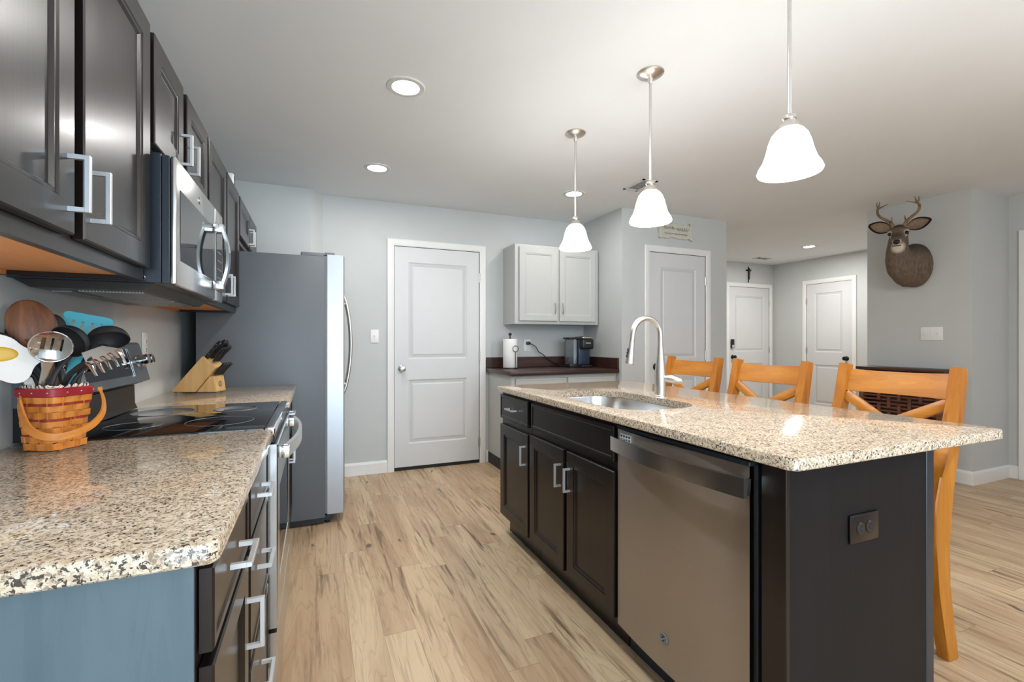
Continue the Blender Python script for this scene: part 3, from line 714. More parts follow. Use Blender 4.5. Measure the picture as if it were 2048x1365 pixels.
# bowed vertical handle with end blocks
L = []; bm = nb(); hy = MY0 + 0.535
for i in range(13):
    s = i / 12; z = 1.392 + s * 0.255; x = MX + 0.030 + 0.026 * (1 - (2 * s - 1) ** 2); wy = 0.022
    L.append([Vector((x, hy - wy, z)), Vector((x, hy + wy, z)), Vector((x - 0.010, hy + wy, z)), Vector((x - 0.010, hy - wy, z))])
rings(bm, L); mh = obj('handle', bm, 'chrome', md)
bm = nb()
for z in (1.407, 1.632): box(bm, MX + 0.0005, MX + 0.036, hy - 0.023, hy + 0.023, z - 0.017, z + 0.017, 0.003, 2)
islands('handle_end', bm, 'chrome', mh)
bm = nb(); lathe(bm, [(0.001, 0), (0.014, 0), (0.015, 0.002), (0.001, 0.002)], m=FX(MX + 0.0002, MY0 + 0.30, 1.676) @ Matrix.Rotation(PI / 2, 4, 'X'), n=24); obj('emblem', bm, 'chrome', md)
# underside: vent, filters, lamp
bm = nb(); prism(bm, [(-0.735, 1.3515), (-0.43, 1.3515), (-0.455, 1.330), (-0.70, 1.330)], MY1 - MY0 - 0.03, TR(0, MY0 + 0.015, 0)); un = obj('vent_base', bm, 'black', mw, False)
bm = nb()
for a in (0.07, 0.39): box(bm, -0.62, -0.47, MY0 + a, MY0 + a + 0.27, 1.326, 1.3299)
islands('grease_filter', bm, 'filter', un, False)
bm = nb(); box(bm, -0.69, -0.645, MY0 + 0.10, MY0 + 0.30, 1.326, 1.3299); obj('lamp_cover', bm, 'grey', un, False)
bm = nb()
for x in (-0.452, -0.66):
    lathe(bm, [(0.001, 0.003), (0.005, 0.003), (0.007, 0.0)], m=Matrix.Translation((x, MY0 - 0.0002, 1.366)) @ Matrix.Rotation(PI / 2, 4, 'X'), n=16)
islands('screw', bm, 'chrome', mb)

# ------------------------------------------------------------------ refrigerator
fr = thing('refrigerator', 'grey-sided side-by-side refrigerator with stainless doors against the back left corner', 'refrigerator', (-0.29, 3.235, 0))
FY0, FY1 = 3.238, 4.13
bm = nb(); box(bm, -0.650, 0.055, FY0, FY1, 0.045, 1.732, 0.004, 2); cb = obj('cabinet', bm, 'fridge', fr)
bm = nb(); box(bm, -0.62, 0.05, FY0 + 0.01, FY1 - 0.01, 0.012, 0.0445); box(bm, 0.03, 0.10, FY0 + 0.02, FY1 - 0.02, 0.022, 0.055)
for y in (FY0 + 0.05, FY1 - 0.05): cyl(bm, (0.07, y, 0.0), (0.07, y, 0.022), 0.018, n=12); cyl(bm, (-0.55, y, 0.0), (-0.55, y, 0.012), 0.018, n=12)
obj('kickplate', bm, 'black', fr, False)
bm = nb(); box(bm, 0.0555, 0.0675, FY0 + 0.004, FY1 - 0.004, 0.07, 1.735); obj('gasket', bm, 'grey', fr, False)
ym = (FY0 + FY1) / 2
for a, b_, hy in ((FY0, ym - 0.003, ym - 0.045), (ym + 0.003, FY1, ym + 0.045)):
    bm = nb(); L = []
    for i in range(11):
        s = i / 10; y = a + (b_ - a) * s; x = 0.165 + 0.016 * (1 - (2 * s - 1) ** 2) ** 0.5
        L.append([Vector((0.068, y, 0.064)), Vector((x, y, 0.064)), Vector((x, y, 1.745)), Vector((0.068, y, 1.745))])
    rings(bm, L); d_ = obj('door', bm, 'fridgedoor', fr)
    pts = []
    for i in range(17):
        s = i / 16; pts.append((0.182 + 0.058 * (1 - (2 * s - 1) ** 2) ** 0.8, hy, 0.79 + 0.75 * s))
    bm = nb(); tube(bm, pts, 0.011, 12); h_ = obj('handle', bm, 'nickel', d_)
    bm = nb()
    for z in (0.87, 1.46): cyl(bm, (0.176, hy, z), (0.205, hy, z), 0.009, n=12)
    islands('handle_post', bm, 'nickel', h_)
bm = nb()
for y in (FY0 + 0.03, FY1 - 0.03 - 0.05):
    box(bm, -0.09, 0.05, y, y + 0.05, 1.7325, 1.760, 0.008, 3); box(bm, 0.052, 0.115, y + 0.005, y + 0.045, 1.7455, 1.765, 0.006, 2); box(bm, 0.02, 0.06, y + 0.008, y + 0.04, 1.746, 1.758)
obj('hinge_cover', bm, 'grey', fr)
# small white gadget on the far upper cabinet
gd = thing('security_camera', 'small white indoor camera with black face on top of the upper cabinets', 'camera', (-0.462, 3.06, 2.085))
bm = nb(); box(bm, -0.485, -0.447, 3.165, 3.215, 2.0855, 2.178, 0.010, 3); obj('housing', bm, 'white', gd)
bm = nb(); box(bm, -0.4475, -0.4455, 3.178, 3.206, 2.10, 2.165, 0.0, 1); obj('face', bm, 'bglass', gd)

# ------------------------------------------------------------------ wall plates
def plate(label, m, n, w, h=0.117, cat='switch', rocker=False):
    p = thing('light_switch', label, cat, m.translation, group='wall plates')
    bm = nb(); box(bm, -w / 2, w / 2, -0.006, 0, -h / 2, h / 2, 0.003, 2, m); obj('cover_plate', bm, 'white', p)
    for i in range(n):
        x = (i - (n - 1) / 2) * 0.046
        bm = nb(); box(bm, x - 0.0055, x + 0.0055, -0.009, -0.0055, -0.013, 0.013, 0.001, 1, m); box(bm, x - 0.0035, x + 0.0035, -0.018, -0.008, 0.0, 0.009, 0.0015, 1, m @ Matrix.Translation((0, 0, 0)))
        obj('toggle', bm, 'white', p)
    return p
plate('single white light switch left of the white door on the back wall', TR(0.484, 4.3195, 1.228), 1, 0.072)
plate('triple white light switch below the deer head', FNX(4.9695, 2.332, 1.25), 3, 0.163)
pl = thing('power_outlet', 'white wall plate on the left wall behind the range', 'outlet', (WL, 2.69, 1.165), group='wall plates')
duplex(pl, FX(WL + 0.0005, 2.69, 1.165), False, 'white', 'white')
pl2 = thing('power_outlet', 'white outlet with a black plug above the coffee counter', 'outlet', (1.987, 4.32, 1.142), group='wall plates')
duplex(pl2, TR(1.987, 4.3195, 1.142), False, 'white', 'white')

# ------------------------------------------------------------------ coffee nook
cu = thing('wall_cabinet', 'pale grey two-door wall cabinet above the coffee maker', 'cabinet', (2.18, 4.32, 1.348))
bm = nb(); box(bm, 1.722, 2.640, 4.022, 4.318, 1.348, 2.105, 0.001, 1); obj('body', bm, 'lightcab', cu, False)
for a, b_, hx in ((1.762, 2.168, 0.375), (2.190, 2.600, 0.030)):
    d_ = cab_door(cu, TR(a, 4.000, 1.378), b_ - a, 0.70, 'lightcab', 0.055, None, None)
    pts = [(a + hx, 4.0 - 0.004 - 0.022 * math.sin(PI * i / 8) ** 0.7, 1.455 + 0.10 * i / 8) for i in range(9)]
    bm = nb(); tube(bm, pts, 0.0045, 10); obj('handle', bm, 'nickel', d_)
cbs = thing('base_cabinet', 'pale grey base cabinet under the dark brown coffee counter', 'cabinet', (2.1, 4.32, 0))
bm = nb(); box(bm, 1.562, 2.652, 3.728, 4.318, 0.105, 0.882); obj('body', bm, 'lightcab', cbs, False)
bm = nb(); box(bm, 1.559, 2.652, 3.79, 4.318, 0.0, 0.1045); obj('toe_kick', bm, 'mblack', cbs, False)
for a, b_ in ((1.60, 2.09), (2.115, 2.62)):
    cab_door(cbs, TR(a, 3.708, 0.13), b_ - a, 0.56, 'lightcab', 0.055); drawer(cbs, TR(a, 3.708, 0.71), b_ - a, 0.145, 'lightcab', handle=False)
ct = thing('coffee_counter', 'dark brown laminate counter with low backsplash in the nook', 'countertop', (2.1, 4.0, 0.885))
bm = nb(); box(bm, 1.535, 2.653, 3.675, 4.319, 0.884, 0.922, 0.004, 2); obj('worktop', bm, 'browntop', ct)
bm = nb(); box(bm, 1.535, 2.633, 4.300, 4.319, 0.9225, 1.025, 0.003, 1); box(bm, 2.634, 2.653, 3.68, 4.319, 0.9225, 1.025, 0.003, 1); obj('backsplash', bm, 'browntop', ct)
# paper towel
pt = thing('paper_towel_holder', 'black wire holder with a white paper towel roll', 'paper towel holder', (1.715, 4.12, 0.922))
bm = nb(); lathe(bm, [(0.001, 0), (0.078, 0), (0.078, 0.006), (0.072, 0.010), (0.001, 0.010)], (1.715, 4.12, 0.9222)); cyl(bm, (1.715, 4.12, 0.93), (1.715, 4.12, 1.24), 0.006, n=12); ball(bm, (1.715, 4.12, 1.25), 0.016); obj('stand', bm, 'black', pt)
ax, ay = 1.738, 4.040
bm = nb(); tube(bm, [(1.725, 4.085, 0.930), (ax, ay + 0.01, 0.932), (ax, ay, 0.945), (ax, ay, 1.085)], 0.003, 8)
tube(bm, [(ax + 0.028 * math.sin(t), ay, 1.112 - 0.028 * math.cos(t)) for t in [2 * PI * i / 28 for i in range(28)]], 0.003, 8, True); obj('tension_arm', bm, 'black', pt)
rl = obj('paper_towel_roll', lathe(nb(), [(0.020, 0.0), (0.066, 0.0), (0.068, 0.003), (0.068, 0.270), (0.066, 0.273), (0.020, 0.273), (0.020, 0.0)], (1.715, 4.12, 0.9328), 40, None, False, False), 'paper'); tag(rl, 'white paper towel roll on the black holder', 'paper towels')
# coffee maker
cm = thing('coffee_maker', 'slim blue-grey and black pod coffee maker with clear water tank', 'coffee maker', (2.44, 4.06, 0.922))
bm = nb(); box(bm, 2.43, 2.555, 3.975, 4.15, 0.9225, 0.945, 0.012, 3); obj('drip_base', bm, 'black', cm)
bm = nb(); box(bm, 2.425, 2.56, 4.04, 4.15, 0.9455, 1.205, 0.015, 3); obj('column', bm, 'bluegrey', cm)
bm = nb(); box(bm, 2.425, 2.56, 3.965, 4.039, 1.105, 1.205, 0.018, 3); hd2 = obj('brew_head', bm, 'black', cm)
bm = nb(); box(bm, 2.433, 2.552, 3.975, 4.145, 1.2052, 1.232, 0.012, 3); obj('lid', bm, 'steelx', cm)
text('lettering', 'KEURIG', 0.017, 'white', Matrix.Translation((2.4925, 3.9645, 1.165)) @ Matrix.Rotation(PI / 2, 4, 'X'), cm)
bm = nb(); box(bm, 2.315, 2.405, 4.03, 4.14, 0.958, 1.205, 0.016, 3); obj('water_tank', bm, 'clear', cm)
bm = nb(); box(bm, 2.305, 2.424, 4.02, 4.15, 1.2055, 1.222, 0.006, 2); box(bm, 2.32, 2.4245, 4.03, 4.14, 0.9225, 0.9575, 0.005, 2); obj('tank_cap', bm, 'black', cm)
pts = [(1.987, 4.300, 1.166), (2.01, 4.285, 1.160), (2.06, 4.27, 1.13), (2.09, 4.265, 1.075), (2.14, 4.27, 1.05), (2.20, 4.27, 1.0), (2.30, 4.27, 0.95), (2.36, 4.25, 0.928), (2.43, 4.20, 0.927), (2.50, 4.152, 0.932)]
bm = nb(); tube(bm, pts, 0.0042, 8); cd = obj('power_cord', bm, 'black', cm)
bm = nb(); box(bm, 1.968, 2.008, 4.280, 4.3105, 1.148, 1.180, 0.006, 2); obj('plug', bm, 'black', cd)

# ------------------------------------------------------------------ pendants and ceiling lights
def make_pendant(label):
    p = thing('pendant_light', label, 'pendant light', (0, 0, ZC), group='pendant lights over the island', world=False)
    obj('canopy', lathe(nb(), [(0.062, 0), (0.062, -0.004), (0.054, -0.012), (0.030, -0.020), (0.012, -0.026), (0.010, -0.045), (0.008, -0.05)], n=36), 'nickel', p)
    bm = nb(); cyl(bm, (0, 0, -0.048), (0, 0, -0.515), 0.0065, n=14); obj('rod', bm, 'nickel', p)
    obj('socket_cup', lathe(nb(), [(0.008, -0.505), (0.020, -0.512), (0.022, -0.522), (0.018, -0.528), (0.026, -0.535), (0.034, -0.556), (0.036, -0.562), (0.010, -0.560)], n=28), 'nickel', p)
    pr = [(0.030, -0.553), (0.042, -0.562), (0.054, -0.578), (0.063, -0.602), (0.070, -0.632), (0.079, -0.660), (0.092, -0.682), (0.097, -0.696), (0.094, -0.702), (0.088, -0.699), (0.075, -0.668), (0.062, -0.62), (0.045, -0.575), (0.028, -0.562)]
    obj('lamp_shade', lathe(nb(), pr, n=40, cap0=False, cap1=False), 'shade', p)
    bm = nb(); ball(bm, (0, 0, -0.64), 0.03); obj('bulb', bm, 'lens', p)
    return p
p0 = make_pendant('lit bell pendant hanging farthest from the camera, above the sink end of the island')
p0.location = (1.448, 2.449, ZC)
for y, lb in ((1.764, 'lit bell pendant in the middle of the three over the island'), (1.067, 'lit bell pendant nearest the camera, above the near end of the island')):
    q = copy_tree(p0); q.location = (1.448, y, ZC); q['label'] = lb
def make_can(label):
    c = thing('ceiling_light', label, 'ceiling light', (0, 0, ZC), group='recessed ceiling lights', world=False)
    obj('trim_ring', lathe(nb(), [(0.064, -0.002), (0.068, -0.006), (0.090, -0.005), (0.095, -0.0005)], n=40, cap0=False, cap1=False), 'vent', c)
    bm = nb(); lathe(bm, [(0.001, -0.0035), (0.066, -0.0035), (0.066, -0.0008), (0.001, -0.0008)], n=36); obj('lens', bm, 'lens', c)
    return c
CANS = [(0.41, 2.33, 'lit recessed ceiling light nearest the camera in the kitchen aisle'), (0.41, 1.16, 'unseen recessed ceiling light added over the near end of the kitchen aisle'), (0.41, 3.50, 'lit recessed ceiling light in front of the white back door'),  # near-end light is out of view, added to streak the dishwasher door
        (2.03, 3.46, 'lit recessed ceiling light seen behind the far pendant rod'), (6.05, 4.18, 'lit recessed ceiling light in the entry hall')]
c0 = None
for x, y, lb in CANS:
    if c0 is None: c = c0 = make_can(lb)
    else: c = copy_tree(c0); c['label'] = lb
    c.location = (x, y, ZC)
    area('can_lamp', (x, y, ZC - 0.012), (0, 0, 0), 0.12, 0.12, (17 if x > 5 else 3.5 if x > 1 else 5.5), WARM, 'DISK')
# ceiling vents
def ceiling_vent(label, x, y, sx, sy, rz=0):
    v = thing('ceiling_vent', label, 'vent', (x, y, ZC), rz, world=False)
    bm = nb()
    for a in ((-sx / 2, sx / 2, -sy / 2, -sy / 2 + 0.02), (-sx / 2, sx / 2, sy / 2 - 0.02, sy / 2), (-sx / 2, -sx / 2 + 0.02, -sy / 2, sy / 2), (sx / 2 - 0.02, sx / 2, -sy / 2, sy / 2)): box(bm, *a, -0.006, 0.0)
    obj('frame', bm, 'vent', v, False)
    bm = nb(); n = 9
    for i in range(n):
        y0 = -sy / 2 + 0.02 + (sy - 0.04) * i / n; box(bm, -sx / 2 + 0.02, sx / 2 - 0.02, y0, y0 + 0.006, -0.005, -0.001)
    obj('louver', bm, 'grey', v, False)
ceiling_vent('small white air vent in the kitchen ceiling beside the middle pendant', 2.41, 3.06, 0.14, 0.26)
ceiling_vent('small white air vent in the entry hall ceiling', 6.25, 5.05, 0.26, 0.12)

# ------------------------------------------------------------------ bar stools
def make_stool(label):
    s = thing('bar_stool', label, 'bar stool', (0, 0, 0), group='bar stools along the island', world=False)
    W2 = 0.225; lw = 0.040
    # rear posts: side profile (x, z), world x offset 2.15 -> local 0
    R = [(0.066, 0), (0.030, 0.15), (0.002, 0.28), (-0.003, 0.437), (0.022, 0.60), (0.036, 0.672), (0.070, 0.794), (0.100, 0.92), (0.132, 1.078)]
    Lp = [(0.087, 1.086), (0.050, 0.92), (0.010, 0.796), (-0.055, 0.690), (-0.084, 0.60), (-0.090, 0.467), (-0.063, 0.261), (-0.030, 0.12), (0.002, 0)]
    for sg in (-1, 1):
        bm = nb(); y0 = -W2 if sg < 0 else W2 - lw
        prism(bm, R + Lp, lw, TR(0, y0, 0))
        bmesh.ops.bevel(bm, geom=[e for e in bm.edges if abs(e.verts[0].co.y - e.verts[1].co.y) < 1e-6], offset=0.004, segments=1, affect='EDGES')
        obj('back_leg', bm, 'stool', s, label=None)
    for sg in (-1, 1):
        y = sg * (W2 - 0.025)
        bm = nb(); rings(bm, [[Vector((-0.40 + a * w, y + b_ * w, z)) for a, b_ in ((-1, -1), (1, -1), (1, 1), (-1, 1))] for z, w in ((0, 0.016), (0.60, 0.021))]); obj('front_leg', bm, 'stool', s, False)
    # curved top rail
    bm = nb(); L = []
    for i in range(13):
        t = i / 12; y = -W2 + lw - 0.004 + t * (2 * W2 - 2 * lw + 0.008); bow = 0.022 * (1 - (2 * t - 1) ** 2)
        zt = 1.060 - 0.006 * (1 - (2 * t - 1) ** 2)
        L.append([Vector((0.074 + bow, y, 0.962)), Vector((0.104 + bow, y, zt)), Vector((0.127 + bow, y, zt - 0.004)), Vector((0.097 + bow, y, 0.958))])
    rings(bm, L); obj('top_rail', bm, 'stoolh', s)
    # crossed braces
    for sg in (-1, 1):
        a = Vector((0.082, sg * -(W2 - lw), 0.945)); b_ = Vector((0.016, sg * (W2 - lw), 0.735)); off = Vector((0.004 * sg, 0, 0))
        d = (b_ - a).normalized(); nrm = Vector((1, 0, -0.27)).normalized(); side = d.cross(nrm).normalized()
        bm = nb(); h = 0.021; t = 0.010
        rings(bm, [[p + off + side * (h * u) + nrm * (t * v) for u, v in ((-1, -0.7), (-0.5, -1), (0.5, -1), (1, -0.7), (1, 1), (-1, 1))] for p in (a, b_)])
        obj('cross_brace', bm, 'stoolh', s)
    bm = nb(); box(bm, -0.028, 0.0, -W2 + lw, W2 - lw, 0.690, 0.735, 0.003, 1); obj('lower_rail', bm, 'stoolh', s)
    bm = nb(); L = []
    for i, z in enumerate((0.600, 0.606, 0.630, 0.636)):
        ins = (0.006, 0, 0, 0.008)[i]; L.append([Vector((x, y, z)) for x, y in rrect(-0.435 + ins, -0.088 - ins, -W2 - 0.005 + ins, W2 + 0.005 - ins, 0.05)])
    rings(bm, L); obj('seat', bm, 'stoolh', s)
    for sg in (-1, 1):
        y = sg * (W2 - 0.022)
        bm = nb(); box(bm, -0.38, -0.085, y - 0.012, y + 0.012, 0.20, 0.235, 0.003, 1); obj('side_stretcher', bm, 'stool', s)
        bm = nb(); box(bm, -0.38, -0.08, y - 0.011, y + 0.011, 0.55, 0.599); obj('apron', bm, 'stool', s, False)
    bm = nb(); box(bm, -0.412, -0.388, -W2 + 0.04, W2 - 0.04, 0.24, 0.275, 0.003, 1); obj('foot_rail', bm, 'stoolh', s)
    bm = nb(); box(bm, -0.075, -0.048, -W2 + lw, W2 - lw, 0.17, 0.205, 0.003, 1); obj('rear_stretcher', bm, 'stoolh', s)
    return s
st0 = make_stool('honey pine cross-back bar stool nearest the camera, its curved leg beyond the island end')
st0.location = (2.15, 1.180, 0)
for x, y, lb in ((2.15, 1.775, 'honey pine cross-back bar stool in the middle of the row at the island'), (2.17, 2.345, 'honey pine cross-back bar stool farthest from the camera, behind the faucet')):
    q = copy_tree(st0); q.location = (x, y, 0); q['label'] = lb

# ------------------------------------------------------------------ console behind the stools
cn = thing('console_cabinet', 'dark wood console with slatted lattice front against the deer wall', 'cabinet', (4.87, 2.48, 0))
x0, x1, y0, y1 = 4.78, 4.955, 2.175, 2.815
bm = nb(); box(bm, x0 - 0.02, x1, y0 - 0.02, y1 + 0.02, 0.92, 0.948, 0.006, 2); obj('top', bm, 'console', cn)
bm = nb()
box(bm, x0 + 0.02, x1, y0, y0 + 0.02, 0.05, 0.919); box(bm, x0 + 0.02, x1, y1 - 0.02, y1, 0.05, 0.919); box(bm, x1 - 0.012, x1, y0 + 0.02, y1 - 0.02, 0.05, 0.919); box(bm, x0 + 0.02, x1, y0 + 0.02, y1 - 0.02, 0.05, 0.07)
obj('body', bm, 'console', cn, False)
bm = nb()
for yy in (y0, y1 - 0.04):
    for xx in (x0, x1 - 0.04): box(bm, xx + 0.0005, xx + 0.0395, yy + 0.0005, yy + 0.0395, 0.0, 0.0498) if xx > x0 else box(bm, xx, xx + 0.04, yy, yy + 0.04, 0.0, 0.9195)
islands('post', bm, 'lattice', cn, False)
bm = nb()
for i in range(5):
    for k in range(24):
        z = 0.10 + k * 0.034
        box(bm, x0 + 0.014, x0 + 0.022, y0 + 0.04, y1 - 0.04, z, z + 0.014) if i == 0 else None
for i, yy in enumerate((0.10, 0.18, 0.26, 0.34, 0.42)):
    for k in range(6):
        z = 0.10 + k * 0.136 + (0.068 if i % 2 else 0); box(bm, x0 + 0.004, x0 + 0.0145, y0 + 0.04 + yy, y0 + 0.065 + yy, z, min(0.915, z + 0.10))
obj('lattice_front', bm, 'lattice', cn, False)

# ------------------------------------------------------------------ plaque and crucifix
sg = thing('wall_plaque', 'cream carved scroll plaque with script above the pantry door', 'plaque', (3.26, 3.64, 2.27))
bm = nb(); L = []
nseg = 22
random.seed(3)
for i in range(nseg + 1):
    t = i / nseg; x = 3.085 + 0.40 * t; j = 0.006 * math.sin(t * 17) + random.uniform(-0.004, 0.004); k2 = 0.006 * math.sin(t * 13 + 2) + random.uniform(-0.004, 0.004)
    zt, zb = 2.355 + j - 0.012 * t, 2.200 + k2
    L.append([Vector((x, 3.639, zb)), Vector((x, 3.622, zb + 0.006)), Vector((x, 3.618, (zt + zb) / 2)), Vector((x, 3.622, zt - 0.006)), Vector((x, 3.639, zt))])
rings(bm, L); bd = obj('tablet', bm, 'plaque', sg)
bm = nb()
for x, s in ((3.092, 1), (3.474, -1)): tube(bm, [(x + 0.006 * math.sin(i), 3.618, 2.192 + 0.172 * i / 8) for i in range(9)], [0.017, 0.013, 0.012, 0.012, 0.012, 0.012, 0.012, 0.013, 0.017], 10)
islands('scroll_roll', bm, 'plaque', sg)
bm = nb()
def scribble(x0, x1, z, amp, fr, seed):
    r = random.Random(seed); n = 64; pts = []
    for i in range(n): 
        t = i / (n - 1); pts.append((x0 + (x1 - x0) * t + 0.004 * math.sin(t * fr * 1.0 + 1), 3.6165, z + amp * math.sin(t * fr) * (0.5 + r.random() * 0.7)))
    tube(bm, pts, 0.0016, 5)
scribble(3.13, 3.27, 2.302, 0.016, 44, 1); scribble(3.29, 3.44, 2.296, 0.018, 40, 2); scribble(3.14, 3.43, 2.246, 0.008, 80, 5)
obj('script', bm, 'ink', sg)
cx = thing('crucifix', 'small dark crucifix above the front door in the hall', 'crucifix', (6.43, 5.45, 2.28))
bm = nb(); box(bm, 6.424, 6.438, 5.438, 5.449, 2.13, 2.385, 0.002, 1); box(bm, 6.375, 6.487, 5.4385, 5.4485, 2.315, 2.33, 0.002, 1); obj('cross', bm, 'bronze', cx)
bm = nb()
ball(bm, (6.431, 5.428, 2.345), 0.013); tube(bm, [(6.431, 5.430, 2.334), (6.431, 5.430, 2.30), (6.433, 5.430, 2.26), (6.428, 5.426, 2.22), (6.431, 5.430, 2.175)], [0.010, 0.016, 0.013, 0.013, 0.008], 10)
for s in (-1, 1): tube(bm, [(6.431 + s * 0.012, 5.430, 2.322), (6.431 + s * 0.03, 5.430, 2.328), (6.431 + s * 0.053, 5.432, 2.334)], [0.008, 0.006, 0.005], 8)
obj('figure', bm, 'bronze', cx)

# ------------------------------------------------------------------ mounted deer
dr = thing('deer_mount', 'shoulder-mounted whitetail buck head with antlers on the grey wall', 'mounted deer', (4.97, 2.44, 1.86))
m, nt, b = newmat('deer_fur')
g = N(nt, 'ShaderNodeNewGeometry')
fn = noise(nt, coord(nt, (60, 60, 18)), 1.0, 4, 0.65)
c = ramp(nt, fn, [(0.3, srgb(82, 68, 56)), (0.7, srgb(122, 104, 88))])
def patch(c, p, r, col, soft=0.35, sc=(1, 1, 1)):
    t = N(nt, 'ShaderNodeTexCoord'); mp = N(nt, 'ShaderNodeMapping', vector_type='POINT')
    mp.inputs['Location'].default_value = tuple(-p[i] * sc[i] for i in range(3)); mp.inputs['Scale'].default_value = sc
    nt.links.new(t.outputs['Object'], mp.inputs[0])
    ln = N(nt, 'ShaderNodeVectorMath', operation='LENGTH'); nt.links.new(mp.outputs[0], ln.inputs[0])
    return mixc(nt, ramp(nt, math_n(nt, 'DIVIDE', ln.outputs['Value'], r), [(1 - soft, (1, 1, 1)), (1.0, (0, 0, 0))]), c, col)
HB = Vector((4.66, 2.425, 2.11)); HF = Vector((-0.86, -0.36, -0.30)).normalized()     # head centre between eyes, direction of the muzzle
HS = HF.cross(Vector((0, 0, 1))).normalized(); HU = HS.cross(HF).normalized()         # HS: to the viewer's right of the head, HU: up
def H(f, s, u): return HB + HF * f + HS * s + HU * u
bm = nb()
# chest shell and neck
def blob(p, rx, ry, rz, rot=None): 
    mm = Matrix.Translation(p) @ (rot if rot else I4) @ Matrix.Diagonal((rx, ry, rz, 1)); bmesh.ops.create_uvsphere(bm, u_segments=24, v_segments=14, radius=1.0, matrix=mm)
path = [((4.965, 2.44, 1.862), 0.128, 0.195), ((4.92, 2.45, 1.862), 0.130, 0.195), ((4.86, 2.465, 1.862), 0.126, 0.185), ((4.80, 2.475, 1.89), 0.110, 0.155), ((4.755, 2.474, 1.93), 0.094, 0.125), ((4.725, 2.466, 1.98), 0.082, 0.102), ((4.705, 2.452, 2.035), 0.073, 0.088), ((4.695, 2.442, 2.08), 0.066, 0.080), ((4.69, 2.435, 2.11), 0.058, 0.072)]
L = []
for i, (p, ry, rz) in enumerate(path):
    a = Vector(path[max(0, i - 1)][0]); b2 = Vector(path[min(len(path) - 1, i + 1)][0]); d = (b2 - a).normalized() if i else Vector((-1, 0, 0))
    if i == 1: d = Vector((-1, 0, 0))
    s_ = d.cross(Vector((0, 0, 1))); s_ = s_.normalized() if s_.length > 0.05 else Vector((0, 1, 0)); u_ = s_.cross(d).normalized()
    L.append([Vector(p) + s_ * (ry * math.cos(t)) + u_ * (rz * math.sin(t)) for t in [2 * PI * k / 28 for k in range(28)]])
rings(bm, L)
tube(bm, [(4.955, 2.46, 1.715), (4.91, 2.50, 1.715), (4.87, 2.54, 1.78), (4.84, 2.55, 1.85)], [0.04, 0.045, 0.045, 0.03], 12)   # shoulder fold / brisket
# head
for f, s, u, rx, rs, ru in ((-0.07, 0, 0.005, 0.075, 0.068, 0.072), (-0.02, 0, 0.01, 0.075, 0.063, 0.060), (0.03, 0, -0.012, 0.075, 0.050, 0.050), (0.085, 0, -0.032, 0.07, 0.037, 0.038), (0.135, 0, -0.042, 0.045, 0.033, 0.031), (-0.06, 0, -0.055, 0.07, 0.045, 0.05), (0.02, 0, -0.055, 0.08, 0.034, 0.028)):
    rot = Matrix((( *HF, 0), (*HS, 0), (*HU, 0), (0, 0, 0, 1))).transposed()
    blob(H(f, s, u), rx, rs, ru, rot)
for sd in (-1, 1): ball(bm, H(0.0, sd * 0.052, 0.030), 0.024, n=12)   # brow ridges
bod = obj('body', bm, M['mblack'], dr)
off = Vector((4.97, 2.44, 1.86))
def OC(p): return Vector(p)       # object coordinates equal world coordinates for world-built parts
c = patch(c, (4.94, 2.40, 2.02), 0.13, srgb(66, 54, 45), 0.8)
c = patch(c, H(-0.05, 0, 0.075), 0.075, srgb(74, 52, 38), 0.6)
c = patch(c, H(-0.035, 0.0, -0.135), 0.055, srgb(186, 172, 152), 0.5)
c = patch(c, H(0.05, 0.0, -0.100), 0.058, srgb(206, 196, 180), 0.45)
c = patch(c, H(0.168, 0.0, -0.080), 0.045, srgb(214, 206, 192), 0.4)
for sd in (-1, 1):
    c = patch(c, H(0.018, sd * 0.060, 0.010), 0.036, srgb(206, 190, 168), 0.4)
    c = patch(c, H(0.15, sd * 0.032, -0.035), 0.026, srgb(190, 178, 162), 0.6)
c = patch(c, H(0.09, 0.0, 0.0), 0.05, srgb(70, 60, 52), 0.6)
nt.links.new(c, b.inputs['Base Color']); b.inputs['Roughness'].default_value = 0.85; bump(nt, b, fn, 0.35, 0.004)
bod.data.materials[0] = m
rm = bod.modifiers.new('fuse', 'REMESH'); rm.mode = 'VOXEL'; rm.voxel_size = 0.0065; rm.use_smooth_shade = True
sm = bod.modifiers.new('soft', 'SMOOTH'); sm.factor = 0.6; sm.iterations = 8
bm = nb(); ball(bm, H(0.172, 0, -0.036), 0.024, 0.75, 1.15, 0.85, 16)
for sd in (-1, 1): ball(bm, H(0.182, sd * 0.012, -0.036), 0.007, n=8)
obj('nose', bm, 'hoofblack', dr)
bm = nb(); tube(bm, [H(0.165, -0.028, -0.070), H(0.182, 0, -0.066), H(0.165, 0.028, -0.070)], 0.0035, 8); obj('mouth', bm, 'hoofblack', dr)
